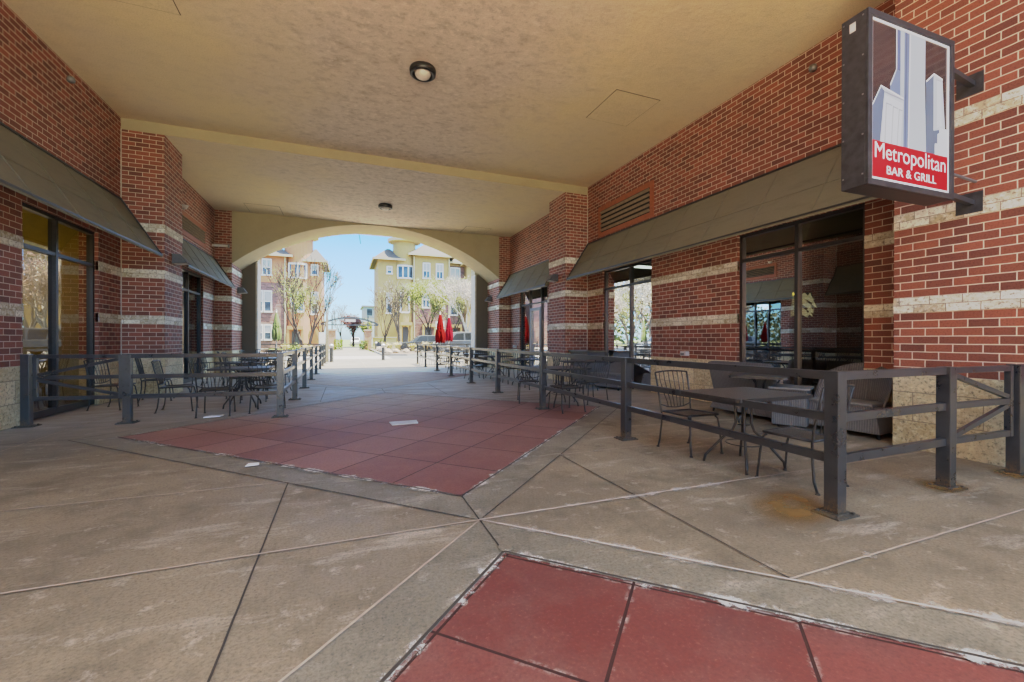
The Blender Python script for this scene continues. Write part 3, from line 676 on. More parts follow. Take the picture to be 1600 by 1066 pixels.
layers = [
 ('mid', (.13, .18, .265), -.004, [[(.225,.573),(.225,.625),(.307,.739),(.397,.733),(.397,.547)], [(.407,1),(.49,1),(.47,.228),(.396,.23)]]),
 ('steel', (.09, .13, .23), -.0045, [[(.307,1),(.357,1),(.356,.738),(.307,.739)]]),
 ('pale', (.37, .44, .52), -.005, [[(.357,1),(.407,1),(.396,.236),(.355,.237)], [(.49,1),(.689,1),(.686,.685),(.705,.232),(.468,.228)]]),
 ('white', (.78, .82, .87), -.0055, [[(.300,1),(.310,1),(.310,.739),(.300,.73)], [(.225,.625),(.307,.745),(.307,.735),(.229,.615)], [(.478,1),(.492,1),(.470,.228),(.458,.228)]]),
 ('slate', (.07, .10, .18), -.0056, [[(.430,1),(.440,1),(.425,.23),(.415,.23)]]),
 ('dark', (.10, .14, .20), -.006, [[(.79,.43),(.884,.43),(.884,.23),(.79,.23)], [(.696,.723),(.803,.786),(.801,.237),(.705,.232)], [(.001,.464),(.103,.592),(.151,.567),(.104,.232),(.003,.231)]]),
 ('bright', (.47, .54, .62), -.007, [[(.803,.786),(.926,.766),(.965,.431),(.803,.398)], [(.103,.592),(.39,.552),(.355,.226),(.098,.232),(.151,.567)]]),
 ('lightest', (.60, .66, .72), -.008, [[(.832,.75),(.906,.75),(.921,.443),(.835,.42)], [(.884,.429),(1,.428),(1,.231),(.82,.228),(.821,.311),(.858,.315),(.858,.381),(.883,.39)], [(.151,.545),(.385,.52),(.355,.226),(.105,.232)]]),
 ('line', (.22, .26, .32), -.0088, [[(.168,.496),(.176,.496),(.159,.235),(.151,.235)], [(.256,.486),(.264,.486),(.242,.239),(.234,.239)], [(.333,.477),(.341,.477),(.314,.236),(.306,.236)], [(.168,.496),(.245,.49),(.245,.483),(.168,.488)], [(.256,.486),(.322,.479),(.322,.472),(.256,.478)], [(.333,.477),(.378,.475),(.378,.468),(.333,.469)], [(.151,.567),(.39,.548),(.39,.538),(.151,.556)], [(.832,.75),(.838,.75),(.841,.42),(.835,.42)], [(.832,.756),(.906,.756),(.906,.75),(.832,.75)]]),
 ('edge', (.85, .88, .92), -.0095, [[(.001,.464),(.103,.598),(.103,.586),(.001,.452)], [(.103,.598),(.39,.558),(.39,.548),(.103,.588)], [(.696,.723),(.803,.792),(.803,.780),(.696,.712)], [(.803,.792),(.926,.772),(.926,.762),(.803,.782)]]),
 ('red', (.50, .002, .010), -.011, [[(0,.233),(1,.235),(1,0),(0,0)]]),
]
for nm, c, d, polys in layers:
    for pl_ in polys: face(nm, [pl_], None, d).build('artwork', flatm('sign_'+nm, c), SG)
def text(body, u, v, width, h, parent, mat, d=-.0125, weight=.0):
    cu = bpy.data.curves.new('lettering', 'FONT'); cu.body = body; cu.size = 1; cu.extrude = 0; cu.offset = weight; cu.fill_mode = 'FRONT'
    to = bpy.data.objects.new('tmp', cu); COL.objects.link(to)
    dg = bpy.context.evaluated_depsgraph_get(); me = bpy.data.meshes.new_from_object(to.evaluated_get(dg)); bpy.data.objects.remove(to)
    xs = [q.co.x for q in me.vertices]; ys = [q.co.y for q in me.vertices]
    x0, x1, y0, y1 = min(xs), max(xs), min(ys), max(ys)
    for q in me.vertices:
        q.co = Vector((u + (q.co.x-x0)/(x1-x0)*width, d, v + (q.co.y-y0)/(y1-y0)*h))
    me.materials.clear(); me.materials.append(mat)
    o = bpy.data.objects.new('lettering', me); COL.objects.link(o); o.parent = parent; return o
LW = plain('lettering_white', (.88, .88, .88), .4, 0, .02)
ox, oz = -IW/2, e+.025
text('Metropolitan', ox+.03, oz+.090*IH, IW*.94, .135*IH, SG, LW, weight=.0)
text('BAR & GRILL', ox+.175*IW, oz+.030*IH, IW*.66, .055*IH, SG, LW, weight=.008)
for z in (.12, 1.40):
    br = MB()
    br.bar((SW/2, ST/2, z), (SW/2+.795, ST/2+.09, z), .05, .05)
    br.obox((SW/2+.801, ST/2+.11, z), (.014, .22, .22), math.radians(1.3))
    br.build('bracket', DKF, SG)
MB().tube([(SW/2, ST/2, .34), (SW/2+.80, ST/2+.06, .34)], .014).build('conduit', MULLG, SG)
MB().box(-SW/2-.002, -SW/2, .08, .13, SH-.14, SH-.06).build('sticker', WHITE, SG)
rv = MB()
for k in range(5):
    for yy in (.02, .18): rv.lathe([(.008, 0), (.006, .003), (.001, .004)], (0, 0, 0), 6) if False else rv.obox((-SW/2-.002, yy, .1+k*.35), (.004, .012, .012))
rv.build('rivet', MULLG, SG)

# ------------------------------------------------------------------ fences
FH = 1.07
def post(parent, x, y, rz=0, base=True):
    p = MB().obox((x, y, FH/2+.012), (.10, .10, FH-.024), rz).build('post', FENCE, parent, world=True, bevel=.004)
    if base:
        b = MB().obox((x, y, .008), (.24, .20, .012), rz)
        b.obox((x, y, .018), (.13, .13, .008), rz)
        for i in (-.09, .09):
            for j in (-.07, .07): b.obox((x+i*math.cos(rz)-j*math.sin(rz), y+i*math.sin(rz)+j*math.cos(rz), .02), (.02, .02, .014), rz)
        o = b.build('base_plate', FENCEB, None); o.parent = p; o.location = -Vector(parent.location)
def rails(parent, pts, hts=(1.035, .72, .41), name='rail'):
    for (p, q) in zip(pts[:-1], pts[1:]):
        d = (Vector(q)-Vector(p)).normalized()*.05
        for z in hts:
            MB().bar((p[0]+d.x, p[1]+d.y, z), (q[0]-d.x, q[1]-d.y, z), .045, .065).build(name, FENCE, parent, world=True, bevel=.003)
def fence(name, pts, label, base=True):
    t = thing('patio_fence', label, 'fence', (pts[0][0], pts[0][1], 0))
    for i, p in enumerate(pts): post(t, *p)
    rails(t, pts); return t
ry = [2.118, 4.714, 7.312, 9.923, 12.39, 15.07, 17.71, 20.59, 23.13]
rf = [(3.397+.0084*y, y) for y in ry]
fence('f', [(4.95, 2.15)] + rf + [(6.3, 23.2), (8.9, 23.3)], 'charcoal steel railing around the right patio, with the rusty corner post')
fence('f', [(-3.13, 8.33)] + [(-1.01, y) for y in (8.09, 10.32, 12.67, 15.18, 17.56, 20.37, 22.65, 25.0)] + [(-3.4, 25.6), (-6.2, 26.0), (-9.0, 26.2)], 'charcoal steel railing around the left patio')
def gate(p, q, vertex, label):
    """open framed gate leaf; the diagonals meet at mid height on the vertex side ('q' or 'p')"""
    t = thing('patio_gate', label, 'gate', (p[0], p[1], 0))
    P_, Q_ = Vector((*p, 0)), Vector((*q, 0)); d = (Q_-P_).normalized(); a = P_+d*.085; b = Q_-d*.085; z = Vector((0,0,1))
    m = MB()
    for c in (a, b): MB().bar(c+z*.38, c+z*1.06, .05, .05).build('stile', FENCE, t, world=True, bevel=.003)
    for h in (1.035, .72, .41): MB().bar(a+d*.026+z*h, b-d*.026+z*h, .045, .055).build('rail', FENCE, t, world=True, bevel=.003)
    v, o = (b, a) if vertex == 'q' else (a, b); k = d*(.03 if vertex == 'q' else -.03)
    MB().bar(o+k+z*.99, v-k+z*.76, .035, .045).build('brace', FENCE, t, world=True, bevel=.003); MB().bar(o+k+z*.45, v-k+z*.68, .035, .045).build('brace', FENCE, t, world=True, bevel=.003)
    for h in (.98, .5): MB().tube([(a-d*.03)+z*(h-.05), (a-d*.03)+z*(h+.05)], .012, 8).build('hinge', FENCEB, t, world=True)
    MB().bar(b+z*.86+d*.02, b+z*.60+d*.02, .02, .03).build('latch', IRON, t, world=True)
    return t
gate((4.95, 2.15), (6.06, 2.13), 'q', 'charcoal steel gate with slanted braces beside the near right brick pier')
g2 = gate((-4.36, 8.50), (-3.13, 8.33), 'p', 'charcoal steel gate with slanted braces beside the left storefront window')
tp = thing('gate_post', 'charcoal gate post on its own plate against the near right block wall', 'post', (6.10, 2.13, 0)); post(tp, 6.10, 2.13)
tp = thing('gate_post', 'charcoal gate post standing against the left block wall', 'post', (-4.38, 8.50, 0)); post(tp, -4.38, 8.50)

# ------------------------------------------------------------------ patio furniture
def make_chair():
    """wrought iron side chair, faces +y, origin on the floor under the seat"""
    t = thing('patio_chair', 'x', 'chair')
    r = .011
    for s_ in (-1, 1):
        MB().tube([(s_*.235, -.265, 0), (s_*.235, -.235, .10), (s_*.225, -.215, .30), (s_*.225, -.215, .42), (s_*.235, -.235, .55), (s_*.24, -.275, .75), (s_*.245, -.31, .90)], r, 8).build('leg', IRON, t, smooth=True)
        MB().tube([(s_*.225, .265, 0), (s_*.225, .255, .10), (s_*.215, .235, .30), (s_*.21, .215, .40), (s_*.195, .19, .425)], r, 8).build('leg', IRON, t, smooth=True)
        MB().lathe([(.02, 0), (.02, .008), (.012, .016)], (s_*.235, -.265, 0), 8).lathe([(.02, 0), (.02, .008), (.012, .016)], (s_*.225, .265, 0), 8).build('foot', IRON, t)
    n = 10; st = MB(); vs = []; fs = []
    for i in range(n+1):
        u = -1+2*i/n
        for j in range(n+1):
            v = -1+2*j/n; vs.append((u*.215*(1+.06*v), v*.215, .44-.018*(1-u*u)*(1-v*v)+(.008*v)))
    for i in range(n):
        for j in range(n): fs.append((i*(n+1)+j, (i+1)*(n+1)+j, (i+1)*(n+1)+j+1, i*(n+1)+j+1))
    st.add(vs, fs).build('seat', MESHTOP, t, smooth=True)
    fr = MB().tube([(-.20, -.215, .435), (.20, -.215, .435), (.205, -.215, .435), (.23, .20, .445), (.21, .22, .445), (-.21, .22, .445), (-.23, .20, .445), (-.203, -.215, .435)], .012, 6)
    fr.build('seat_frame', IRON, t, smooth=True)
    bk = MB().tube([(-.245, -.31, .90), (-.12, -.325, .912), (0, -.33, .916), (.12, -.325, .912), (.245, -.31, .90)], .010, 6)
    bk.build('back_frame', IRON, t, smooth=True); bk = MB()
    bk.tube([(-.23, -.225, .52), (-.12, -.225, .485), (0, -.225, .475), (.12, -.225, .485), (.23, -.225, .52)], .008, 6)
    bk.build('back_rail', IRON, t, smooth=True)
    bw = MB()
    for k in range(6):
        u = -1+2*(k+.5)/6*1.0
        bw.tube([(u*.21, -.325, .908), (u*.215, -.30, .80), (u*.19, -.26, .66), (u*.15, -.235, .55), (u*.14, -.225, .487)], .0055, 5)
    bw.build('back_spindle', IRON, t, smooth=True)
    return t
def make_table(w_=1.0, d_=.78, hz=.755, name='patio_table'):
    t = thing(name, 'x', 'table')
    c = .05; poly = [(-w_/2+c, -d_/2), (w_/2-c, -d_/2), (w_/2-.012, -d_/2+.012), (w_/2, -d_/2+c), (w_/2, d_/2-c), (w_/2-.012, d_/2-.012), (w_/2-c, d_/2), (-w_/2+c, d_/2), (-w_/2+.012, d_/2-.012), (-w_/2, d_/2-c), (-w_/2, -d_/2+c), (-w_/2+.012, -d_/2+.012)]
    MB().prism(poly, lambda a, b, z: (a, b, z), hz-.008, hz).build('tabletop', MESHTOP, t)
    lip = MB()
    for p, q in zip(poly, poly[1:]+poly[:1]): lip.bar((*p, hz-.018), (*q, hz-.018), .014, .034)
    lip.build('rim', IRON, t)
    for sx, sy in ((-1,-1),(1,-1),(1,1),(-1,1)):
        a = .27; pts = [(sx*.20, sy*.16, hz-.02), (sx*.11, sy*.09, hz-.07), (sx*.055, sy*.055, hz-.14), (sx*.05, sy*.05, .44), (sx*.07, sy*.07, .36), (sx*.13, sy*.13, .28), (sx*.22, sy*.22, .13), (sx*.255, sy*.255, .07), (sx*.265, sy*.265, 0)]
        MB().tube(pts, .014, 8).build('leg', IRON, t, smooth=True)
    MB().tube([(.17*math.cos(k*PI/8), .17*math.sin(k*PI/8), .23) for k in range(17)], .006, 6).build('brace_ring', IRON, t, smooth=True)
    MB().obox((0, 0, .42), (.08, .08, .012)).obox((0, 0, hz-.03), (.42, .34, .01)).build('hub', IRON, t)
    return t
chair0 = make_chair(); chair_used = [False]
def chair(x, y, rz, label, group):
    if not chair_used[0]:
        kids(chair0); chair_used[0] = True; chair0.location = (x, y, 0); chair0.rotation_euler = (0,0,rz); chair0['label'] = label; chair0['group'] = group; return chair0
    return dup(chair0, (x, y, 0), rz, label, group)
table0 = make_table(); table_used = [False]
def table(x, y, rz, label, group='square mesh patio tables'):
    if not table_used[0]:
        kids(table0); table_used[0] = True; table0.location = (x, y, 0); table0.rotation_euler = (0,0,rz); table0['label'] = label; table0['group'] = group; return table0
    return dup(table0, (x, y, 0), rz, label, group)
GC = 'black wrought iron patio chairs'
# right patio
table(3.87, 3.30, 0, 'black mesh patio table nearest the camera on the right patio')
chair(3.80, 3.98, PI, 'black iron chair on the far side of the nearest right patio table', GC)
chair(3.90, 2.72, .12, 'black iron chair behind the corner post, near side of the nearest table', GC)
table(6.15, 4.95, math.radians(35), 'mesh patio table with umbrella hole between the wicker seats')
table(3.98, 7.62, 0, 'black mesh patio table by the third post of the right fence')
chair(3.78, 6.98, .05, 'iron chair on the near side of the table by the third right post', GC)
chair(3.60, 8.25, PI-.35, 'black iron chair on the far side of the table by the third right post', GC)
chair(4.75, 7.7, PI/2+.1, 'black iron chair on the wall side of the table by the third right post', GC)
table(5.75, 9.7, 0, 'dark mesh table beside the low wicker chair on the right')
chair(5.1, 9.3, -PI/2+.3, 'iron chair at the dark table beside the low wicker chair', GC)
def tset(cx_, cy_, side, nm, chs='NSEW', rot=0):
    table(cx_, cy_, rot, 'black mesh patio table '+nm)
    for c in chs:
        dx, dy, rz, w_ = {'S': (0, -.68, 0, 'near side'), 'N': (0, .68, PI, 'far side'), 'E': (.68, 0, PI/2, 'right side'), 'W': (-.68, 0, -PI/2, 'left side')}[c]
        j = random.uniform(-.18, .18)
        chair(cx_+dx*1.05+random.uniform(-.07, .07), cy_+dy*1.1+random.uniform(-.07, .07), rz+j, 'iron chair on the %s of the table %s' % (w_, nm), GC)
tset(4.72, 11.2, 1, 'before the right middle pier', 'NSE')
tset(4.72, 13.7, 1, 'just past the right middle pier')
tset(4.72, 16.3, 1, 'before the right pier of the arch')
tset(4.72, 19.2, 1, 'under the right end of the arch', 'NSEW')
tset(4.57, 22.0, 1, 'under the nearer red umbrella', 'SWE')
tset(5.85, 25.0, 1, 'under the farther red umbrella', 'SNWE')
# left patio
tset(-1.85, 9.65, -1, 'behind the left fence corner', 'N')
chair(-2.06, 8.72, .04, 'black iron chair with its back to the left gate run, beside the paper scrap', GC)
chair(-1.30, 8.86, -.06, 'black iron chair beside the left fence corner post', GC)
chair(-2.85, 9.5, -PI/2+.1, 'iron chair at the window end of the table behind the left fence corner', GC)
chair(-4.02, 10.15, -PI/2-.25, 'black iron chair standing right against the left storefront window', GC)
chair(-3.72, 11.2, -PI/2+.2, 'black iron chair against the block base of the left middle pier', GC)
tset(-2.25, 11.9, -1, 'level with the left middle pier', 'NSEW')
tset(-2.25, 14.3, -1, 'in front of the far left window', 'NSEW')
tset(-2.25, 16.9, -1, 'before the left end of the arch', 'NSEW')
chair(-3.5, 14.6, -PI/2, 'black iron chair against the far left storefront window', GC)
chair(-3.4, 15.9, -PI/2+.3, 'black iron chair between the far left window and the arch', GC)
tset(-2.9, 19.6, -1, 'just outside the arch on the left', 'NSEW')
tset(-2.9, 22.0, -1, 'under the green umbrella', 'SEW')
# umbrellas
def umbrella(x, y, top, col, label, length=1.45, r=.24, lean=0):
    t = thing('closed_umbrella', label, 'umbrella', (x, y, 0))
    MB().tube([(0,0,.0), (0,0,top+.06)], .02, 8).lathe([(.01, top+.04), (.03, top+.07), (.01, top+.12)], n=8).build('pole', plain('umbrella_pole', (.45, .45, .44), .4, .3), t, smooth=True)
    MB().lathe([(.25, 0), (.25, .04), (.05, .07), (.03, .3)], n=16).build('base', IRON, t, smooth=True)
    n = 32; vs = []; fs = []; L = 14
    for i in range(L+1):
        u = i/L; z = top - u*length
        rr = r*(.16 + .84*min(1, u*1.35)**.75) * (1 if u < .85 else 1-.12*(u-.85)/.15)
        if .44 < u < .52: rr *= .88
        for k in range(n):
            a = 2*PI*k/n; f_ = 1 + .15*math.sin(a*8+.6*math.sin(u*5)) * min(1, u*2)
            zz = z + (.07*math.cos(a*8) if i == L else 0)
            vs.append((rr*f_*math.cos(a), rr*f_*math.sin(a), zz))
    for i in range(L):
        for k in range(n): fs.append((i*n+k, i*n+(k+1)%n, (i+1)*n+(k+1)%n, (i+1)*n+k))
    MB().add(vs, fs).build('canopy', plain('umbrella_'+label[:5], col, .95, 0, .12, 4, spec=.1), t, smooth=True)
    MB().tube([(r*.95*math.cos(a)*.95, r*.95*math.sin(a)*.95, top-length*.47) for a in [2*PI*k/12 for k in range(13)]], .012, 5).build('tie_strap', plain('umbrella_'+label[:5], col), t)
umbrella(4.57, 22.0, 2.60, (.13, .0006, .001), 'bright red closed umbrella, the taller and nearer of the two red ones', 1.45, .25)
umbrella(5.62, 24.6, 2.58, (.15, .001, .009), 'pinkish red closed umbrella, the smaller one behind the bright red one', 1.35, .22)
umbrella(-2.9, 22.0, 2.52, (.085, .12, .06), 'green closed umbrella on the left patio beyond the arch', 1.25, .18)
# wicker seats
def wicker_seat(x, y, rz, wd, label, bh=.92, depth=.62, barrel=True, sh=.42):
    """faces +y, back at -y; flared base, tall curved back"""
    t = thing('wicker_settee' if wd > 1.1 else 'wicker_armchair', label, 'seat', (x, y, 0), rz)
    b = MB(); n = 16
    lo, hi = [], []
    def ring(sx, sy0, sy1, z): return [(-sx, sy1, z), (sx, sy1, z), (sx, sy0, z), (-sx, sy0, z)]
    r0 = ring(wd/2+.03, -depth/2-.06, depth/2+.02, .07); r1 = ring(wd/2-.05, -depth/2+.06, depth/2-.02, sh-.03); r2 = ring(wd/2-.05, -depth/2+.06, depth/2, sh)
    b.add(r0+r1+r2, [(0,1,2,3), (8,9,10,11)] + [(i, (i+1)%4, 4+(i+1)%4, 4+i) for i in range(4)] + [(4+i, 4+(i+1)%4, 8+(i+1)%4, 8+i) for i in range(4)])
    b.build('base', WICK, t, bevel=.012)
    vs = []; fs = []; m = 8; T = .04
    for side in (0, 1):
        for i in range(n+1):
            u = -1+2*i/n
            for j in range(m+1):
                v = j/m
                yy = -depth/2+.05 - .16*v + (abs(u)**2.4*depth*.62*(1-.35*v) if barrel else 0)
                zt = bh - (abs(u)**2.2*.20 if barrel else abs(u)**14*.03)
                z = sh-.06 + (zt-sh+.06)*v
                xx = u*(wd/2 + (.035*v if barrel else -.01) - (.03 if barrel else 0))
                vs.append((xx, yy-(T if side else 0), z))
    K = (n+1)*(m+1); q = lambda i, j, s_=0: s_*K+i*(m+1)+j
    for i in range(n):
        for j in range(m): fs += [(q(i,j), q(i+1,j), q(i+1,j+1), q(i,j+1)), (q(i,j,1), q(i,j+1,1), q(i+1,j+1,1), q(i+1,j,1))]
        fs += [(q(i,m), q(i+1,m), q(i+1,m,1), q(i,m,1)), (q(i,0), q(i,0,1), q(i+1,0,1), q(i+1,0))]
    for j in range(m): fs += [(q(0,j), q(0,j+1), q(0,j+1,1), q(0,j,1)), (q(n,j), q(n,j,1), q(n,j+1,1), q(n,j+1))]
    MB().add(vs, fs).build('backrest', WICK, t, smooth=True)
    pl = plain('wicker_seat_top', (.17, .165, .155), .6, 0, .25, 30, .2)
    MB().box(-wd/2+.07, wd/2-.07, -depth/2+.1, depth/2-.01, sh+.001, sh+.03).build('seat_pad', pl, t, bevel=.01)
    for sx in (-1, 1):
        for sy in (-1, 1): MB().tube([(sx*(wd/2+.0), sy*(depth/2-.03)-(.03 if sy < 0 else 0), 0), (sx*(wd/2-.05), sy*(depth/2-.06), .30)], .018, 6).build('leg', IRON, t, smooth=True)
    return t
wicker_seat(6.72, 3.98, PI/2+.12, .92, 'grey wicker barrel chair with tall curved back by the near right pier', .97, .62, True)
wicker_seat(6.62, 5.40, -PI/2+.03, 1.25, 'grey wicker settee with high ribbed back below the near right window', .93, .60, False)
wicker_seat(6.66, 9.85, PI/2+.25, 1.05, 'dark low wicker chair in front of the far right window', .70, .62, True, .38)
t = thing('wicker_table', 'low square wicker side table between the curved chair and the settee', 'table', (6.28, 4.52, 0), .5)
MB().box(-.24, .24, -.22, .22, .05, .57).build('body', WICK, t, bevel=.01); MB().box(-.28, .28, -.26, .26, .575, .605).build('top', plain('wicker_seat_top', (.17, .165, .155)), t, bevel=.008)
t = thing('service_counter', 'long dark counter against the right wall beside the middle pier', 'counter', (6.75, 11.1, 0))
MB().box(6.5, 7.08, 10.75, 11.74, 0, .93).build('cabinet', plain('counter_grey', (.10, .10, .10), .6), t, world=True); MB().box(6.42, 7.09, 10.65, 11.75, .935, .985).build('countertop', plain('dark_granite', (.02, .02, .022), .3), t, world=True, bevel=.005)
# small things on the floor
PAPER = plain('white_paper', (.75, .76, .76), .7, 0, .08)
def scrap(name, poly, z, mat, label, cat, th=.004):
    o = MB().prism(poly, lambda a, b, d: (a, b, d), z, z+th).build(name, mat); tag(o, label, cat); return o
scrap('floor_plate', [(.66, 6.66), (1.05, 6.70), (1.06, 6.93), (.64, 6.92)], .006, plain('pale_plate', (.5, .5, .47), .6), 'pale rectangular utility cover set in the red paving', 'cover', .012)
scrap('paper_scrap', [(-.94, 5.0), (-.82, 5.02), (-.83, 5.1), (-.93, 5.11)], .016, PAPER, 'small white paper scrap on the concrete border of the red paving', 'litter', .006)
scrap('paper_scrap', [(-2.15, 8.32), (-1.93, 8.36), (-1.9, 8.46), (-2.08, 8.50), (-2.14, 8.42)], .016, PAPER, 'white napkin lying beside the front legs of the left fence chair', 'litter', .015)
o = MB().lathe([(.05, 0), (.045, .003), (.002, .004)], (.93, 2.50, .010), 14).build('drain_cap', BORD); tag(o, 'small round metal cap at the meeting point of the paving joints', 'cap')
#@@PART2
# ------------------------------------------------------------------ beyond the arch: street, beds, walkway
def slab(name, poly, z, mat, base=-.05, kind=True):
    m = MB().prism(poly, lambda a, b, d: (a, b, d), base, z)
    return m.build(name, mat, kind='structure' if kind else None)
slab('street', [(-120, 30.0), (160, 30.0), (160, 44.6), (-120, 44.6)], -.012, ASPH)
slab('paver_crossing', [(-3.4, 29.99), (3.0, 29.99), (3.0, 35.9), (-3.4, 35.9)], .004, plain('grey_pavers', (.22, .20, .195), .8, 0, .2, 5, .2))
slab('walkway', [(-1.5, 35.95), (2.7, 35.95), (2.3, 57), (2.3, 74), (-1.1, 74), (-1.1, 57)], .012, CONC3)
slab('planting_bed', [(2.95, 36.0), (4.6, 35.6), (9.4, 41.0), (15.5, 41.3), (15.5, 41.9), (5.0, 47.5), (4.6, 56.5), (2.75, 56.5)], .10, MULCH)
slab('planting_bed', [(-9.6, 37.5), (-1.9, 36.2), (-1.6, 56.5), (-9.6, 56.5)], .10, MULCH)
slab('far_pavement', [(4.7, 47.6), (60, 46.0), (60, 66.8), (4.7, 66.8)], .008, CONC3)
slab('far_pavement', [(-60, 44.7), (-9.7, 44.7), (-9.7, 66.8), (-60, 66.8)], .008, CONC3)
KERB = plain('grey_kerb', (.22, .205, .19), .85, 0, .15, 4)
def kerb(pts, label):
    m = MB()
    for p, q in zip(pts[:-1], pts[1:]): m.bar((*p, .055), (*q, .055), .16, .13)
    o = m.build('kerb', KERB, kind='structure')
kerb([(2.95, 56), (2.86, 36.2), (4.6, 35.5), (9.45, 40.9), (15.5, 41.2)], ''); kerb([(-9.6, 37.4), (-1.85, 36.1), (-1.6, 56)], '')

# ------------------------------------------------------------------ apartment houses
ROOF = plain('grey_shingle_roof', (.060, .054, .054), .9, 0, .18, 2.5, .3)
CREAM = plain('cream_trim', (.34, .29, .18), .7); 
def wall_paint(name, c): return plain(name, c, .85, 0, .10, 1.2, .1)
def house(cx_, cy_, label, wallc, parts):
    t = thing('apartment_house', label, 'building', (cx_, cy_, 0)); WM = wall_paint('paint_'+label[:6], wallc)
    for pt in parts:
        k = pt[0]
        if k == 'wing':      # x0,x1,y0,y1,eave,rise, stone height
            _, x0, x1, y0, y1, ev, rise, sh = pt
            wl_ = MB().box(x0, x1, y0, y1, sh, ev).build('wall', WM, t, world=True)
            if sh > 0:
                MB().box(x0-.06, x1+.06, y0-.06, y1+.06, 0, sh).build('stone_facing', PURPLE, t, world=True)
                MB().box(x0-.12, x1+.12, y0-.12, y1+.12, sh, sh+.22).build('string_course', WM, t, world=True)
            o = .75; r = MB(); a, b, c, d = x0-o, x1+o, y0-o, y1+o
            ins = min((b-a), (d-c))/2*.92
            r.add([(a,c,ev),(b,c,ev),(b,d,ev),(a,d,ev),(a+ins,c+ins,ev+rise),(b-ins,c+ins,ev+rise),(b-ins,d-ins,ev+rise),(a+ins,d-ins,ev+rise)],
                  [(0,1,5,4),(1,2,6,5),(2,3,7,6),(3,0,4,7),(4,5,6,7),(3,2,1,0)])
            ro = r.build('roof', ROOF, t, world=True)
            f = MB().bar((a,c,ev-.02),(b,c,ev-.02),.14,.28).bar((a,d,ev-.02),(b,d,ev-.02),.14,.28).bar((a,c+.07,ev-.02),(a,d-.07,ev-.02),.14,.28).bar((b,c+.07,ev-.02),(b,d-.07,ev-.02),.14,.28)
            q = f.build('gutter', CREAM, None); q.parent = ro; q.location = -Vector(t.location)
        elif k == 'tower':   # cx,cy,r,h
            _, x, y, r_, h = pt
            MB().lathe([(r_, 0), (r_, h)], (x, y, 0), 28).build('tower_wall', WM, t, world=True)
            MB().lathe([(r_, h), (r_+.75, h+.05), (r_+.80, h+.45), (r_-.2, h+.6), (.1, h+1.1)], (x, y, 0), 28).build('tower_roof', CREAM, t, world=True)
        elif k == 'win':     # x0,x1,z0,z1,yface, cols
            _, x0, x1, z0, z1, yf = pt; w_ = .13
            m = MB().box(x0-w_, x1+w_, yf-.10, yf+.02, z1, z1+w_+.03).box(x0-w_-.08, x1+w_+.08, yf-.14, yf+.02, z0-w_-.05, z0).box(x0-w_, x0, yf-.10, yf+.02, z0, z1).box(x1, x1+w_, yf-.10, yf+.02, z0, z1)
            m.box(x0, x1, yf-.085, yf-.03, (z0+z1)/2-.05, (z0+z1)/2+.05)
            if x1-x0 > .85: m.box((x0+x1)/2-.04, (x0+x1)/2+.04, yf-.08, yf-.03, z0, z1)
            fr = m.build('window', WHITE, t, world=True)
            g = MB().box(x0, x1, yf-.05, yf+.01, z0, z1).build('pane', FGLASS, None); g.parent = fr; g.location = -Vector(t.location)
            bl = MB().box(x0+.04, x1-.04, yf-.062, yf-.052, (z0+z1)/2+.05, z1).build('blind', plain('window_blind', (.24, .28, .32), .6), None); bl.parent = fr; bl.location = -Vector(t.location)
        elif k == 'bay':     # curved bay windows on a tower
            _, x, y, r_, z0, z1, a0, a1, n = pt
            m = MB(); g = MB(); vs = []
            for i in range(n+1):
                a = math.radians(a0+(a1-a0)*i/n); vs.append((x+(r_+.05)*math.cos(a), y+(r_+.05)*math.sin(a)))
                m.bar((*vs[-1], z0), (*vs[-1], z1), .16, .12)
            for p, q in zip(vs[:-1], vs[1:]):
                m.bar((*p, z0), (*q, z0), .2, .2); m.bar((*p, z1), (*q, z1), .2, .2); g.bar((*p, (z0+z1)/2), (*q, (z0+z1)/2), .03, z1-z0)
            fr = m.build('window', WHITE, t, world=True); o = g.build('pane', FGLASS, None); o.parent = fr; o.location = -Vector(t.location)
        elif k == 'door':
            _, x0, x1, z1, yf = pt
            MB().box(x0, x1, yf-.05, yf+.02, 0, z1).build('door', plain('dark_door', (.05, .05, .055), .5), t, world=True)
            MB().box(x0-.5, x1+.5, yf-1.0, yf, z1+.25, z1+.75).build('porch_roof', WM, t, world=True)
            for x in (x0-.4, x1+.4): MB().box(x-.15, x+.15, yf-.95, yf-.65, 0, z1+.249).build('porch_column', WM, t, world=True)
        elif k == 'pipe':
            _, x, z1, yf = pt; MB().tube([(x, yf-.14, 0), (x, yf-.14, z1)], .09, 8).build('downpipe', CREAM, t, world=True)
        elif k == 'gable':
            _, x0, x1, z0, zp, yf = pt
            MB().prism([(x0, z0), (x1, z0), ((x0+x1)/2, zp)], lambda a, b, d: (a, d, b), yf-.3, yf).build('gable', WM, t, world=True)
    return t
Y0 = 68
OR = (.32, .135, .068); YE = (.265, .178, .075)
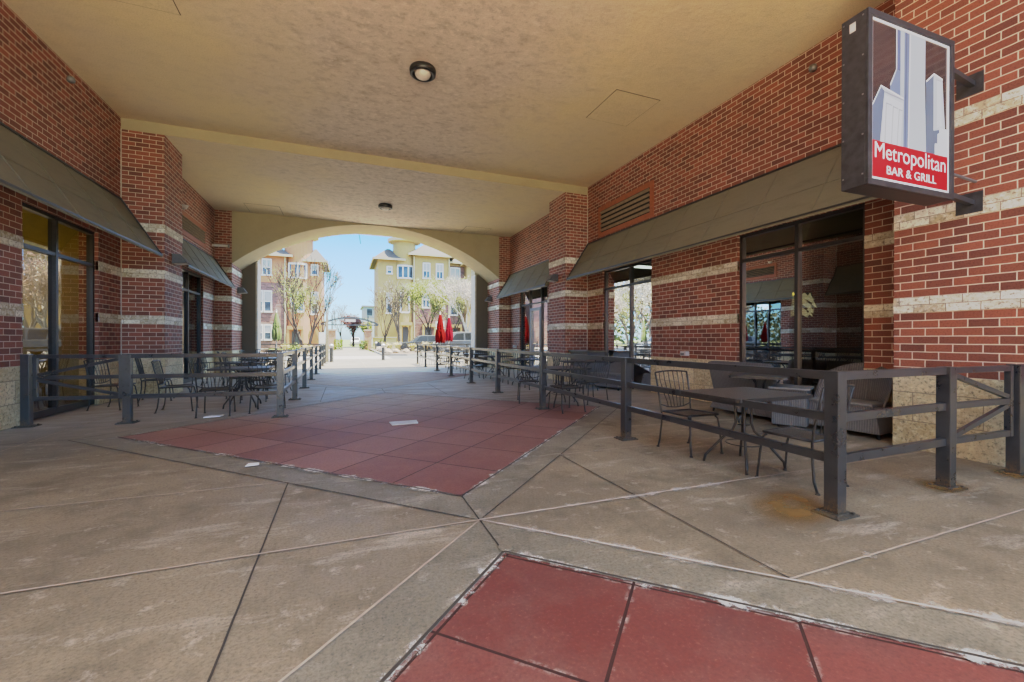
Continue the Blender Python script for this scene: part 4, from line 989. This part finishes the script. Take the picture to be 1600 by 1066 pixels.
house(-8, Y0, 'orange stucco apartment block with grey hip roofs and a round stair tower', OR, [
 ('wing', -13.2, -7.7, Y0, Y0+9, 13.0, 2.6, 9.2), ('tower', -6.3, Y0+1.6, 1.9, 16.0), ('wing', -4.9, -3.2, Y0+.6, Y0+9, 12.6, 1.9, 0), ('wing', -22, -13.3, Y0+1.5, Y0+9, 12.4, 2.6, 9.0),
 ('win', -10.62, -9.68, 10.3, 12.3, Y0), ('win', -12.8, -12.0, 10.3, 12.3, Y0), ('win', -11.47, -10.72, 5.2, 7.9, Y0-.06), ('win', -10.4, -9.65, 5.2, 7.9, Y0-.06), ('win', -11.47, -10.72, 1.3, 3.2, Y0-.06), ('win', -10.4, -9.65, 1.3, 3.2, Y0-.06),
 ('bay', -6.3, Y0+1.6, 1.9, 10.0, 12.0, -125, -55, 2), ('bay', -6.3, Y0+1.6, 1.9, 5.2, 8.0, -115, -65, 2), ('win', -4.5, -3.8, 10.7, 12.0, Y0+.6), ('win', -4.5, -3.8, 5.0, 8.0, Y0+.6),
 ('pipe', -7.9, 12.8, Y0), ('door', -7.0, -6.0, 2.4, Y0-.3), ('gable', -4.6, -2.9, 3.2, 5.2, Y0+.4), ('win', -19.5, -18.2, 10.0, 12, Y0+1.5), ('win', -17, -15.7, 10.0, 12, Y0+1.5)])
house(12, Y0, 'yellow ochre apartment block with grey hip roofs and a curved corner tower', YE, [
 ('wing', 4.66, 7.9, Y0+.5, Y0+10, 13.6, 1.9, 0), ('tower', 8.7, Y0+1.7, 1.75, 16.5), ('wing', 9.85, 15.65, Y0, Y0+10, 14.5, 2.6, 9.0), ('wing', 15.7, 18.4, Y0+1.6, Y0+10, 13.9, 2.0, 13.4), ('wing', 18.5, 26, Y0+.2, Y0+10, 13.6, 2.6, 0),
 ('win', 6.05, 6.62, 11.5, 12.4, Y0+.5), ('win', 6.0, 6.62, 5.4, 8.3, Y0+.5), ('bay', 8.7, Y0+1.7, 1.75, 10.8, 12.7, -130, -50, 3), ('bay', 8.7, Y0+1.7, 1.75, 5.5, 8.5, -115, -72, 1),
 ('win', 11.48, 12.38, 11.0, 13.2, Y0), ('win', 13.55, 14.45, 11.0, 13.2, Y0), ('win', 11.35, 12.3, 6.4, 8.7, Y0-.06), ('win', 13.55, 14.6, 6.4, 8.7, Y0-.06), ('win', 16.2, 17.6, 9.5, 13.0, Y0+1.54), ('win', 16.2, 17.2, 5.4, 8.4, Y0+1.54),
 ('win', 19.7, 20.5, 11.0, 12.5, Y0+.2), ('win', 19.7, 20.5, 6.0, 9.0, Y0+.2), ('win', 22, 23, 11.0, 12.5, Y0+.2), ('pipe', 9.98, 14.3, Y0), ('pipe', 15.5, 14.3, Y0),
 ('door', 8.3, 9.1, 3.2, Y0-.1), ('door', 11.7, 12.7, 3.0, Y0-.1), ('door', 16.3, 17.3, 3.0, Y0+1.5), ('win', 13.5, 14.6, 1.8, 4.0, Y0-.06)])
t = thing('apartment_house', 'distant grey and white flat roofed apartment block between the two houses', 'building', (6, 112, 0))
MB().box(4.6, 14, 112, 124, 0, 6.6).build('wall', wall_paint('far_white', (.55, .56, .58)), t, world=True); MB().box(4.2, 14.4, 111.6, 124.4, 6.62, 9.3).build('upper_wall', wall_paint('far_grey', (.22, .23, .26)), t, world=True)
MB().box(3.8, 14.8, 111.2, 124.8, 9.32, 9.6).build('roof', plain('far_roof', (.12, .12, .13), .8), t, world=True)
for x in (5.0, 7.0, 9.2):
    for z in (1.2, 4.0, 7.2): MB().box(x, x+1.2, 111.55 if z > 6.5 else 111.95, 112.1, z, z+1.6).build('window', FGLASS, t, world=True)

# ------------------------------------------------------------------ trees
def bark(nm, c): return plain(nm, c, .9, 0, .35, 14, .4)
def tree(x, y, h, seed, bk, leafc, nleaf, label, fork=.28, spread=.5, r0=.13, leafsize=.10, multi=1, depth=5, zmin=.25, group=None, lower=1.0, name='tree'):
    rnd = random.Random(seed); t = thing(name, label, 'tree', (x, y, 0))
    m = MB(); tips = []
    def grow(p, d, L, r, lev):
        pts = [p]; rr = [r]; n = 3 if lev < 3 else 2
        for i in range(n):
            d = (d + Vector((rnd.uniform(-1,1), rnd.uniform(-1,1), rnd.uniform(-.2,.5)))*.13).normalized()
            pts.append(pts[-1]+d*(L/n)); rr.append(max(.017, r*(1-.38*(i+1)/n)))
        m.tube(pts, rr, 7 if lev < 2 else (5 if lev < 4 else 3), cap=False)
        if lev >= 2: tips.extend(pts[1:])
        if lev >= depth: return
        k = rnd.choice((2, 3, 3)) if lev > 0 else 4
        for i in range(k):
            a = 2*PI*(i+rnd.random()*.7)/k; tilt = spread*(.55+rnd.random()*.8) * (.9 if lev else .8)
            ax = d.cross(Vector((math.cos(a), math.sin(a), .1))).normalized()
            nd = (Matrix.Rotation(tilt, 3, ax) @ d); nd = (nd + Vector((0,0,.18))).normalized()
            s0 = pts[-1] if i < 2 else pts[-2]
            grow(s0, nd, L*rnd.uniform(.62, .84), rr[-1]*rnd.uniform(.66, .86), lev+1)
    for q in range(multi):
        a = 2*PI*q/multi; grow(Vector((.12*math.cos(a)*(multi > 1), .12*math.sin(a)*(multi > 1), 0)), Vector((.22*math.cos(a)*(multi > 1), .22*math.sin(a)*(multi > 1), 1)).normalized(), h*fork, r0, 0)
    zs = max(v[2] for v in m.v); k_ = h/zs
    m.v = [(a*k_, b*k_, c*k_) for a, b, c in m.v]; tips = [p*k_ for p in tips]
    m.build('trunk', bk, t, smooth=True)
    if nleaf:
        lf = MB()
        for _ in range(nleaf):
            p = rnd.choice(tips); p = p + Vector((rnd.gauss(0,.22), rnd.gauss(0,.22), rnd.gauss(0,.2)))
            if p.z < h*zmin: continue
            s_ = leafsize*rnd.uniform(.5, 1.4); a = Vector((rnd.uniform(-1,1), rnd.uniform(-1,1), rnd.uniform(-1,1))).normalized(); b = a.cross(Vector((rnd.uniform(-1,1), rnd.uniform(-1,1), 1))).normalized()
            lf.add([p-a*s_, p+b*s_*.5, p+a*s_, p-b*s_*.5], [(0,1,2,3)])
        kf = 'leaf_'+label[:9]
        k = N(kf); pp = k.obj(); nz = k.noise(pp, 1.6, 4); n2 = k.noise(pp, 14, 2)
        c = k.mix(k.mix(tuple(v*.55 for v in leafc), leafc, k.ramp(nz, [(.35, 0), (.65, 1)])), tuple(min(1, v*1.5) for v in leafc), k.ramp(n2, [(.5, 0), (.7, .7)]))
        b = k.n('ShaderNodeBsdfPrincipled', inp={'Base Color': c, 'Roughness': .7}); tr = k.n('ShaderNodeBsdfTranslucent', inp={0: c})
        k.link(k.n('ShaderNodeMixShader', inp={0: .35, 1: b.outputs[0], 2: tr.outputs[0]}).outputs[0], k.out.inputs[0])
        lf.build('crown', k.m, t)
    return t
BK = bark('dark_bark', (.035, .026, .022)); BKG = bark('grey_bark', (.075, .062, .052)); BKW = bark('pale_bark', (.40, .36, .31))
tree(-3.85, 49.5, 10.2, 19, BK, (.20, .22, .07), 700, 'bare multi stemmed tree with dark thin branches before the orange house', fork=.24, spread=.44, r0=.13, multi=2, leafsize=.07)
tree(-5.6, 55.5, 8.6, 5, BK, (.19, .22, .085), 2600, 'pale green leafing tree close to the orange house wall', fork=.24, spread=.5, r0=.12, leafsize=.10)
tree(-2.55, 55.0, 7.4, 23, BK, (.25, .24, .12), 350, 'bare young tree at the right corner of the orange house', fork=.24, spread=.48, r0=.13, leafsize=.06)
tree(-10.5, 45.0, 7.5, 29, BKG, (.22, .24, .10), 700, 'sparse green tree seen past the green umbrella', fork=.25, spread=.5, r0=.11, leafsize=.09)
tree(4.55, 54.0, 7.8, 8, BK, (.22, .20, .10), 250, 'slim bare tree left of the ochre house doorway', fork=.26, spread=.46, r0=.14, leafsize=.06)
tree(5.9, 50.5, 8.4, 31, BKG, (.26, .24, .12), 350, 'bare forked tree growing among the straw coloured grasses', fork=.24, spread=.5, r0=.17, leafsize=.06)
tree(9.7, 52.5, 9.4, 3, BK, (.20, .245, .075), 7500, 'bright spring green tree before the ochre house', fork=.22, spread=.5, r0=.14, leafsize=.11, zmin=.2)
tree(12.0, 50.0, 8.8, 41, BK, (.24, .26, .12), 5500, 'thin pale green tree to the right of the bright green one', fork=.22, spread=.55, r0=.12, leafsize=.09, zmin=.2)
tree(13.6, 47.5, 9.0, 17, BKW, (.42, .33, .29), 6000, 'white barked tree with pale blossom behind the van', fork=.2, spread=.58, r0=.15, leafsize=.08, multi=2)
tree(17.2, 50.0, 9.0, 19, BKW, (.34, .22, .21), 8000, 'pinkish blossoming tree at the right edge of the arch view', fork=.2, spread=.58, r0=.14, leafsize=.09, multi=2)
tree(1.35, 80, 5.6, 13, BK, (.115, .055, .065), 5200, 'dark purple leaved tree behind the steel arbour', fork=.2, spread=.62, r0=.16, leafsize=.13, zmin=.2)
tree(-.6, 84, 7.8, 47, BK, (.14, .08, .08), 900, 'taller bare twiggy tree behind the purple one', fork=.25, spread=.5, r0=.15, leafsize=.09)
for i, (x, y, h, c, lb) in enumerate(((-8, 98, 8, (.20, .24, .07), 'green tree far behind the arbour to the left'), (4.5, 100, 5, (.20, .22, .06), 'low yellow green tree far behind the arbour'), (22, 88, 12, (.2, .22, .08), 'tall green tree behind the ochre house'))):
    tree(x, y, h, 60+i, BK, c, 3500, lb, leafsize=.2, r0=.2)
# trees that stand off to the sides and show in the window reflections
for i, (x, y, h, c, n, lb) in enumerate(((13.5, 33.5, 8.5, (.45, .40, .33), 6500, 'pale blossoming street tree outside to the right'), (19, 38, 9, (.34, .34, .15), 5000, 'yellow green street tree outside to the right'), (-12.5, 33.5, 8.5, (.42, .38, .30), 6000, 'pale blossoming street tree outside to the left'), (-17, 38, 9, (.30, .32, .12), 5000, 'yellow green street tree outside to the left'))):
    tree(x, y, h, 70+i, BKG, c, n, lb, leafsize=.12, r0=.16, fork=.2, spread=.58, multi=2)
for i, (x, y, h, c, n) in enumerate(((-14, 47, 9, (.36, .30, .24), 5200), (-20, 52, 10, (.30, .30, .14), 5200), (-25, 44, 9, (.36, .32, .26), 5200), (-30, 60, 11, (.26, .27, .12), 5200), (22, 45, 9, (.36, .30, .26), 5200), (28, 55, 10, (.28, .28, .13), 5200))):
    tree(x, y, h, 170+i, BKG, c, n, ['pale blossoming street tree, nearest of the left street row', 'olive green street tree in the left street row', 'pale street tree toward the end of the left row', 'tall olive tree ending the left street row', 'pale blossoming tree in the right street row', 'tall olive tree ending the right street row'][i], leafsize=.15, r0=.17, fork=.2, spread=.6, multi=2)
def far_wood(x0, x1, y, seed, label):
    rnd = random.Random(seed); m = MB()
    for _ in range(5200):
        x = rnd.uniform(x0, x1); hmax = 8.5 + 3*math.sin(x*.21+seed) + 1.8*math.sin(x*.83) + rnd.gauss(0, .6); z = rnd.uniform(0, 1)**.8*hmax
        p = Vector((x, y+rnd.uniform(-3, 3), z)); s_ = rnd.uniform(.35, .95); a = Vector((rnd.uniform(-1,1), rnd.uniform(-1,1), rnd.uniform(-1,1))).normalized(); b = a.cross(Vector((0, .3, 1))).normalized()
        m.add([p-a*s_, p+b*s_*.7, p+a*s_, p-b*s_*.7], [(0,1,2,3)])
    o = m.build('far_wood', plain('far_foliage', (.12, .125, .06), .9, 0, .6, .35)); o['kind'] = 'stuff'; o['label'] = label; o['category'] = 'wood'
far_wood(-150, -27, 104, 3, 'distant belt of trees beyond the houses on the left'); far_wood(32, 150, 104, 4, 'distant belt of trees beyond the houses on the right')
# shrubs and grasses
def shrub(x, y, w_, h, c, label, seed, n=900, box=True):
    rnd = random.Random(seed); t = thing('shrub', label, 'shrub', (x, y, 0)); m = MB()
    for _ in range(n):
        if box: p = Vector((rnd.uniform(-1,1)*w_/2, rnd.uniform(-1,1)*w_/2, rnd.uniform(.05, 1)*h)); 
        else:
            a = rnd.uniform(0, 2*PI); r_ = w_/2*math.sqrt(rnd.random()); p = Vector((r_*math.cos(a), r_*math.sin(a), rnd.random()*h*(1-(2*r_/w_)**2*.6)))
        s_ = .05*rnd.uniform(.7, 1.8); a = Vector((rnd.uniform(-1,1), rnd.uniform(-1,1), rnd.uniform(-1,1))).normalized(); b = a.cross(Vector((0,.3,1))).normalized()
        m.add([p-a*s_, p+b*s_*.7, p+a*s_, p-b*s_*.7], [(0,1,2,3)])
    m.build('foliage', plain('shrub_'+label[:8], c, .8, 0, .45, 5), t); MB().tube([(0,0,0),(0,0,h*.6)], .03, 6).build('stem', BK, t)
def grass_clump(x, y, h, label, seed, c=(.50, .42, .20), n=170):
    rnd = random.Random(seed); t = thing('ornamental_grass', label, 'grass', (x, y, .1), 0, 'straw coloured ornamental grasses in the beds'); m = MB()
    for _ in range(n):
        a = rnd.uniform(0, 2*PI); l = rnd.uniform(.15, .75)*h; b = Vector((math.cos(a), math.sin(a), 0)); s_ = b.cross(Vector((0,0,1)))*.018
        r1 = .08*rnd.random(); p0 = b*r1; p1 = b*(r1+l*.35)+Vector((0,0,h*rnd.uniform(.5,.75))); p2 = b*(r1+l)+Vector((0,0,h*rnd.uniform(.6,1)))
        m.add([p0-s_, p0+s_, p1+s_, p1-s_, p2], [(0,1,2,3), (3,2,4)])
    m.build('blades', plain('straw_grass', c, .9, 0, .3, 6), t)
shrub(-.75, 54.5, .95, 1.35, (.12, .20, .03), 'bright green upright shrub left of the walkway', 1); shrub(2.05, 54.5, .95, 1.15, (.10, .15, .035), 'dark green upright shrub right of the walkway', 2)
shrub(-4.6, 46, 1.6, 1.0, (.13, .17, .05), 'low green bush by the left railing end', 3, box=False); shrub(4.0, 53.2, 1.0, 1.45, (.20, .26, .05), 'yellow green bush before the low ochre wall', 4, box=False)
shrub(8.6, 52.5, 2.6, 1.3, (.16, .19, .06), 'wide green bush in front of the ochre house entrance', 5, 1800, box=False)
pos = [(4.3, 46), (4.9, 44.2), (5.3, 46.8), (6.3, 43.8), (7.0, 45.2), (7.5, 43.2), (8.3, 44.0), (8.9, 42.6), (4.0, 48.2), (5.9, 48.0), (10.2, 42.5)]
nm = ['leftmost', 'second', 'third', 'fourth', 'fifth', 'sixth', 'seventh', 'eighth', 'back left', 'back middle', 'rightmost']
for i, (x, y) in enumerate(pos): grass_clump(x, y, .85+.2*(i % 3)/2, 'straw coloured grass clump, %s in the right planting bed' % nm[i], 90+i)
grass_clump(-3.0, 40.5, .8, 'straw coloured grass clump in the left planting bed near the walkway', 120); grass_clump(-5.0, 43.0, .9, 'straw coloured grass clump deeper in the left planting bed', 121)
rnd = random.Random(4)
ROCK = plain('pale_boulder', (.26, .20, .155), .9, 0, .25, 5, .5)
for i, (x, y, r_) in enumerate(((3.4, 38.2, .35), (3.2, 40.6, .42), (4.2, 39.4, .32), (3.3, 43.0, .40), (5.2, 40.4, .3), (-2.4, 39.0, .38), (-2.9, 42.6, .34), (-2.2, 45.5, .4), (3.3, 46, .4), (6.3, 40.9, .28))):
    m = MB(); n = 9; L = 5; prof = [(r_*math.sin(PI*(k+.3)/(L+.6)), r_*.55-r_*.62*math.cos(PI*(k+.3)/(L+.6))) for k in range(L+1)]
    m.lathe(prof, (0,0,0), n); m.v = [(a*rnd.uniform(.75, 1.3), b*rnd.uniform(.75, 1.3), c*rnd.uniform(.8, 1.15)) for a, b, c in m.v]
    o = m.build('boulder', ROCK); o.location = (x, y, .08); tag(o, 'pale landscape boulder in the bed beside the walkway', 'rock', 'boulders edging the planting beds')
# arbour at the walkway
PB = brick_mat('arbour_brick', (.33, .13, .075), (.42, .19, .11), (.5, .4, .3), v0=0)
for x, lb in ((-1.47, 'left brick pillar of the steel arbour'), (2.62, 'right brick pillar of the steel arbour')):
    t = thing('brick_pillar', lb, 'pillar', (x, 56, 0)); MB().box(-.42, .42, -.42, .42, 0, 2.35).build('shaft', PB, t); MB().box(-.5, .5, -.5, .5, 2.35, 2.5).build('cap', plain('pillar_cap', (.40, .26, .18), .8), t)
t = thing('steel_arbour', 'dark steel arbour of a curved and a straight beam spanning the walkway', 'arbour', (.6, 56, 2.5))
ST_ = plain('dark_green_steel', (.045, .055, .065), .5, .3)
for x in (-1.47, 2.62): MB().bar((x, 56, 2.5), (x, 56, 4.2), .16, .16).build('post', ST_, t, world=True)
MB().bar((-2.7, 56, 3.05), (3.9, 56, 3.05), .10, .14).build('straight_beam', ST_, t, world=True)
cpts = [(.57+3.3*u, 56.0, 3.12+.82*(1-u*u)+.0) for u in [-1+2*k/20 for k in range(21)]]
cb = MB()
for p, q in zip(cpts[:-1], cpts[1:]): cb.bar(p, q, .12, .22)
cb.build('curved_beam', ST_, t, world=True); MB().box(.05, 1.15, 55.9, 55.95, 3.45, 3.72).build('name_plate', plain('arbour_plate', (.5, .52, .55), .5), t, world=True)
# low wall, planter boxes, signs, bollards
t = thing('low_wall', 'low ochre wall before the ochre house at the walkway', 'wall', (4.3, 58, 0)); MB().box(3.3, 6.2, 57.8, 58.2, 0, 1.5).build('wall_body', wall_paint('ochre_low', (.40, .33, .15)), t, world=True); MB().box(3.2, 6.3, 57.7, 58.3, 1.5, 1.62).build('coping', CREAM, t, world=True)
for x, y, lb in ((3.6, 52.6, 'black planter box beside the right arbour pillar'), (4.35, 52.9, 'black planter box in front of the low ochre wall')):
    t = thing('planter_box', lb, 'planter', (x, y, 0)); MB().box(-.34, .34, -.3, .3, 0, .95).build('box', plain('black_planter', (.03, .033, .04), .5), t, bevel=.02); MB().box(-.38, .38, -.34, .34, .95, 1.02).build('rim', plain('black_planter', (.03, .033, .04), .5), t)
BOLM = plain('bollard_black', (.035, .037, .042), .4, .3); BOLT = plain('bollard_top', (.42, .43, .44), .4, .2)
for x, y, lb in ((2.22, 27.96, 'black bollard light with pale domed head, right side of the plaza edge'), (-.73, 26.55, 'black bollard light beside the left railing end'), (3.1, 48.5, 'small black bollard light in the bed right of the walkway'), (-1.9, 46.5, 'small black bollard light in the bed left of the walkway')):
    t = thing('bollard_light', lb, 'bollard', (x, y, 0), 0, 'bollard lights along the walkway')
    MB().lathe([(.10, 0), (.10, .78), (.085, .79)], n=16).build('shaft', BOLM, t, smooth=False); MB().lathe([(.075, .79), (.075, .90), (.13, .91), (.125, .95), (.07, 1.02), (.01, 1.04)], n=16).build('head', BOLT, t, smooth=True); MB().lathe([(.15, 0), (.15, .012), (.1, .013)], n=16).build('flange', FENCEB, t)
t = thing('marker_post', 'tall weathered tapering wooden post beside the left bollard', 'post', (-.98, 26.9, 0)); MB().prism([(-.10, 0), (.10, 0), (.06, 2.55), (0, 2.95), (-.06, 2.55)], lambda a, b, d: (a, d, b), -.03, .03).build('board', plain('weathered_wood', (.19, .15, .11), .9, 0, .3, 12, .2), t); MB().box(-.14, .14, -.16, .16, 0, .02).build('foot', FENCEB, t)
for x, y, lb in ((-1.42, 30.5, 'small white notice on a stake left of the walkway'), (-1.55, 41, 'small white notice farther down the left bed')):
    t = thing('notice_stake', lb, 'sign', (x, y, 0)); MB().box(-.16, .16, -.01, .01, .95, 1.75).build('panel', WHITE, t); MB().bar((0, .02, 0), (0, .02, 1.2), .04, .02).build('stake', BOLM, t)
# ------------------------------------------------------------------ vehicles
CGL = plain('car_glass', (.012, .014, .016), .15, 0, .1, 1, 0, .3); TYRE = plain('tyre', (.02, .02, .02), .85); CHR = plain('bright_metal', (.55, .56, .58), .25, .8)
def paint(nm_, c):
    if nm_ in MATS: return MATS[nm_]
    k = N(nm_); b = k.bsdf(c, .4, .3, spec=.35); b.inputs['Coat Weight'].default_value = .25; b.inputs['Coat Roughness'].default_value = .08; MATS[nm_] = k.m; return k.m
def vehicle(x, y, rz, L, W, body, roof, pm, label, cat, wins, wr=.36, wheels=(.19, .80)):
    """side profile along x (nose at -x); body: lower outline, roof: cabin outline (x fractions of length, z)"""
    t = thing('parked_car', label, cat, (x, y, 0), rz)
    def loft(poly, w0, w1, zb, zt):
        m = MB(); n = len(poly)
        def half(z): u = max(0, min(1, (z-zb)/(zt-zb))); return (w0+(w1-w0)*u)/2
        vs = [((px-.5)*L, -half(pz), pz) for px, pz in poly] + [((px-.5)*L, half(pz), pz) for px, pz in poly]
        return m.add(vs, [tuple(range(n)), tuple(reversed(range(n, 2*n)))] + [(i, (i+1)%n, (i+1)%n+n, i+n) for i in range(n)])
    zb = min(z for _, z in body); zt = max(z for _, z in body)
    loft(body, W, W*.96, zb, zt).build('body', pm, t, bevel=.05)
    zr = max(z for _, z in roof); loft(roof, W*.93, W*.76, zt-.08, zr).build('cabin', pm, t, bevel=.04)
    def hw(z): u = (z-(zt-.08))/(zr-(zt-.08)); return (W*.93+(W*.76-W*.93)*u)/2
    for win in wins:
        for s_ in (-1, 1):
            MB().add([((px-.5)*L, s_*(hw(pz)+.012), pz) for px, pz in win], [tuple(range(len(win)))]).build('side_window', CGL, t)
    a, b = roof[1], roof[0]   # windscreen
    f_ = lambda p, q, u: (p[0]+(q[0]-p[0])*u, p[1]+(q[1]-p[1])*u)
    p0, p1 = f_(b, a, .15), f_(b, a, .9); n_ = -.012
    MB().add([((p0[0]-.5)*L+n_, -hw(p0[1])*.9, p0[1]+.012), ((p0[0]-.5)*L+n_, hw(p0[1])*.9, p0[1]+.012), ((p1[0]-.5)*L+n_, hw(p1[1])*.9, p1[1]+.012), ((p1[0]-.5)*L+n_, -hw(p1[1])*.9, p1[1]+.012)], [(0,1,2,3)]).build('windscreen', CGL, t)
    for wx in wheels:
        for s_ in (-1, 1):
            xx = (wx-.5)*L; yy = s_*(W/2-.10)
            w_ = MB(); w_.lathe([(wr*.55, -.11), (wr*.94, -.11), (wr, -.08), (wr, .08), (wr*.94, .11), (wr*.55, .11)], n=24); w_.v = [(xx+a_, yy+c_, wr+b_) for a_, b_, c_ in w_.v]
            wo = w_.build('wheel', TYRE, t)
            r_ = MB(); r_.lathe([(wr*.12, -.115), (wr*.58, -.10), (wr*.60, .10), (wr*.12, .115)], n=12); r_.v = [(xx+a_, yy+c_, wr+b_) for a_, b_, c_ in r_.v]; r_.build('rim', CHR, wo)
    for s_ in (-1, 1):
        MB().obox((-.5*L+.06, s_*W*.36, zt-.30), (.12, .32, .16)).build('headlight', plain('headlamp', (.7, .72, .75), .15), t, bevel=.02)
        MB().obox((.5*L-.03, s_*W*.42, zt-.22), (.08, .16, .32)).build('tail_light', plain('taillamp', (.4, .02, .02), .25), t, bevel=.01)
    return t
suv = dict(body=[(0, .35), (.0, .75), (.03, .98), (.27, 1.08), (.98, 1.10), (1, .95), (1, .38), (.93, .28), (.06, .25)],
           roof=[(.25, 1.05), (.40, 1.66), (.48, 1.74), (.88, 1.72), (.975, 1.12), (.95, 1.04)])
vehicle(7.55, 45.5, .02, 4.7, 1.9, suv['body'], suv['roof'], paint('dark_grey_paint', (.022, .026, .032)), 'dark grey estate car parked with its nose left behind the grasses', 'car', [[(.33, 1.12), (.42, 1.60), (.58, 1.66), (.58, 1.12)], [(.60, 1.12), (.60, 1.66), (.74, 1.66), (.76, 1.12)], [(.78, 1.12), (.76, 1.66), (.86, 1.64), (.93, 1.14)]])
vehicle(11.1, 42.9, .02, 5.5, 1.98, [(0, .40), (.0, .85), (.03, 1.12), (.22, 1.22), (.985, 1.24), (1, 1.0), (1, .45), (.94, .35), (.06, .32)], [(.20, 1.18), (.34, 1.98), (.40, 2.08), (.95, 2.10), (.985, 1.3), (.97, 1.18)],
        paint('steel_grey_paint', (.05, .056, .066)), 'tall steel grey van parked on the street behind the red umbrellas', 'van', [[(.27, 1.28), (.36, 1.86), (.50, 1.94), (.50, 1.28)], [(.53, 1.28), (.53, 1.94), (.72, 1.96), (.72, 1.28)], [(.75, 1.28), (.75, 1.96), (.93, 1.96), (.95, 1.30)]], wr=.38)
vehicle(17.5, 35.5, .0, 4.6, 1.85, suv['body'], suv['roof'], paint('blue_grey_paint', (.10, .13, .18)), 'blue grey car parked at the kerb outside to the right', 'car', [[(.33, 1.12), (.42, 1.60), (.58, 1.66), (.58, 1.12)], [(.60, 1.12), (.60, 1.66), (.74, 1.66), (.76, 1.12)]])
vehicle(-15.5, 35.5, PI, 4.6, 1.85, suv['body'], suv['roof'], paint('silver_paint', (.45, .47, .5)), 'silver car parked at the kerb outside to the left', 'car', [[(.33, 1.12), (.42, 1.60), (.58, 1.66), (.58, 1.12)], [(.60, 1.12), (.60, 1.66), (.74, 1.66), (.76, 1.12)]])
vehicle(1.9, 92, PI/2, 4.5, 1.85, suv['body'], suv['roof'], paint('silver_paint', (.45, .47, .5)), 'small pale car far away behind the arbour', 'car', [[(.33, 1.12), (.42, 1.60), (.58, 1.66), (.58, 1.12)]])
# ------------------------------------------------------------------ inside the restaurants
def emis(nm_, c, st): return plain(nm_, c, .4, 0, .02, 3, emis=c, estr=st)
for (x, y, z) in ((-6.3, 9.2, 2.6), (-6.9, 10.2, 2.3), (-5.9, 10.6, 2.55), (-7.6, 9.6, 2.45), (-8.6, 11.0, 2.2)):
    t = thing('pendant_lamp', 'small warm bulb hanging behind the left storefront window', 'lamp', (x, y, z), 0, 'warm bulbs behind the left window')
    MB().lathe([(.01, -.11), (.045, -.08), (.055, -.03), (.03, .03), (.012, .05)], n=12).build('bulb', emis('warm_bulb', (1, .62, .18), 14), t, smooth=True); MB().tube([(0, 0, .04), (0, 0, 3.88-z)], .008, 5).build('cord', IRON, t)
t = thing('pendant_lamp', 'pale petalled pendant lamp behind the near right window', 'lamp', (8.3, 5.82, 1.98)); m = MB()
for i in range(5):
    for k in range(9):
        a = 2*PI*(k+.5*(i % 2))/9; e_ = -1.1+.55*i; r_ = .20*math.cos(e_*.75)+.05; c_ = Vector((r_*math.cos(a), r_*math.sin(a), .19*math.sin(e_))); u_ = Vector((math.cos(a), math.sin(a), .4)); v_ = Vector((-math.sin(a), math.cos(a), 0))
        m.add([c_-v_*.07, c_+u_*.05-Vector((0,0,.08)), c_+v_*.07, c_+Vector((0,0,.07))], [(0,1,2,3)])
m.build('shade', emis('petal_lamp', (.42, .38, .24), .06), t); MB().tube([(0,0,.1),(0,0,1.8)], .006, 5).build('cord', IRON, t)
t = thing('pendant_lamp', 'flat yellow shaded lamp deep behind the near right window', 'lamp', (9.6, 7.2, 2.35)); MB().lathe([(.30, 0), (.28, .06), (.06, .14), (.02, .16)], n=20).build('shade', emis('yellow_shade', (.7, .5, .06), .5), t, smooth=True); MB().tube([(0,0,.15),(0,0,1.5)], .006, 5).build('cord', IRON, t)
for y in (9.3, 10.3):
    t = thing('strip_light', 'pale ceiling strip seen through the far right window', 'lamp', (8.6, y, 3.4), 0, 'strips behind the far right window'); MB().box(-.8, .8, -.06, .06, 0, .05).build('diffuser', emis('cool_strip', (.55, .68, .70), .6), t)
IW_ = plain('dark_table_wood', (.05, .03, .02), .4)
for i, (x, y) in enumerate(((8.6, 4.8), (8.6, 7.2), (8.6, 9.6), (-6.3, 9.0), (-6.3, 11.0))):
    t = thing('dining_table', ['dark dining table behind the near right window', 'dark dining table between the right windows indoors', 'dark dining table behind the far right window', 'dark dining table behind the left window', 'dark dining table deep behind the left window'][i], 'table', (x, y, .015))
    MB().box(-.4, .4, -.4, .4, .72, .76).build('tabletop', IW_, t); MB().tube([(0,0,0),(0,0,.72)], .035, 8).build('leg', IW_, t); MB().lathe([(.25, 0), (.24, .02), (.03, .03)], n=16).build('foot', IRON, t)
    for s_ in (-1, 1):
        c = thing('dining_chair', 'dark dining chair %s the %s' % ('before' if s_ < 0 else 'beyond', t['label'].replace('dark dining ', '')), 'chair', (x, y+s_*.65, .015), 0 if s_ < 0 else PI)
        MB().box(-.2, .2, -.2, .2, .43, .47).build('seat', IW_, c); MB().box(-.2, .2, -.21, -.17, .5, .95).build('backrest', IW_, c)
        for a in (-1, 1):
            for b in (-1, 1): MB().bar((a*.18, b*.18, 0), (a*.18, b*.18, .43 if b > 0 else .5), .03, .03).build('leg', IW_, c)
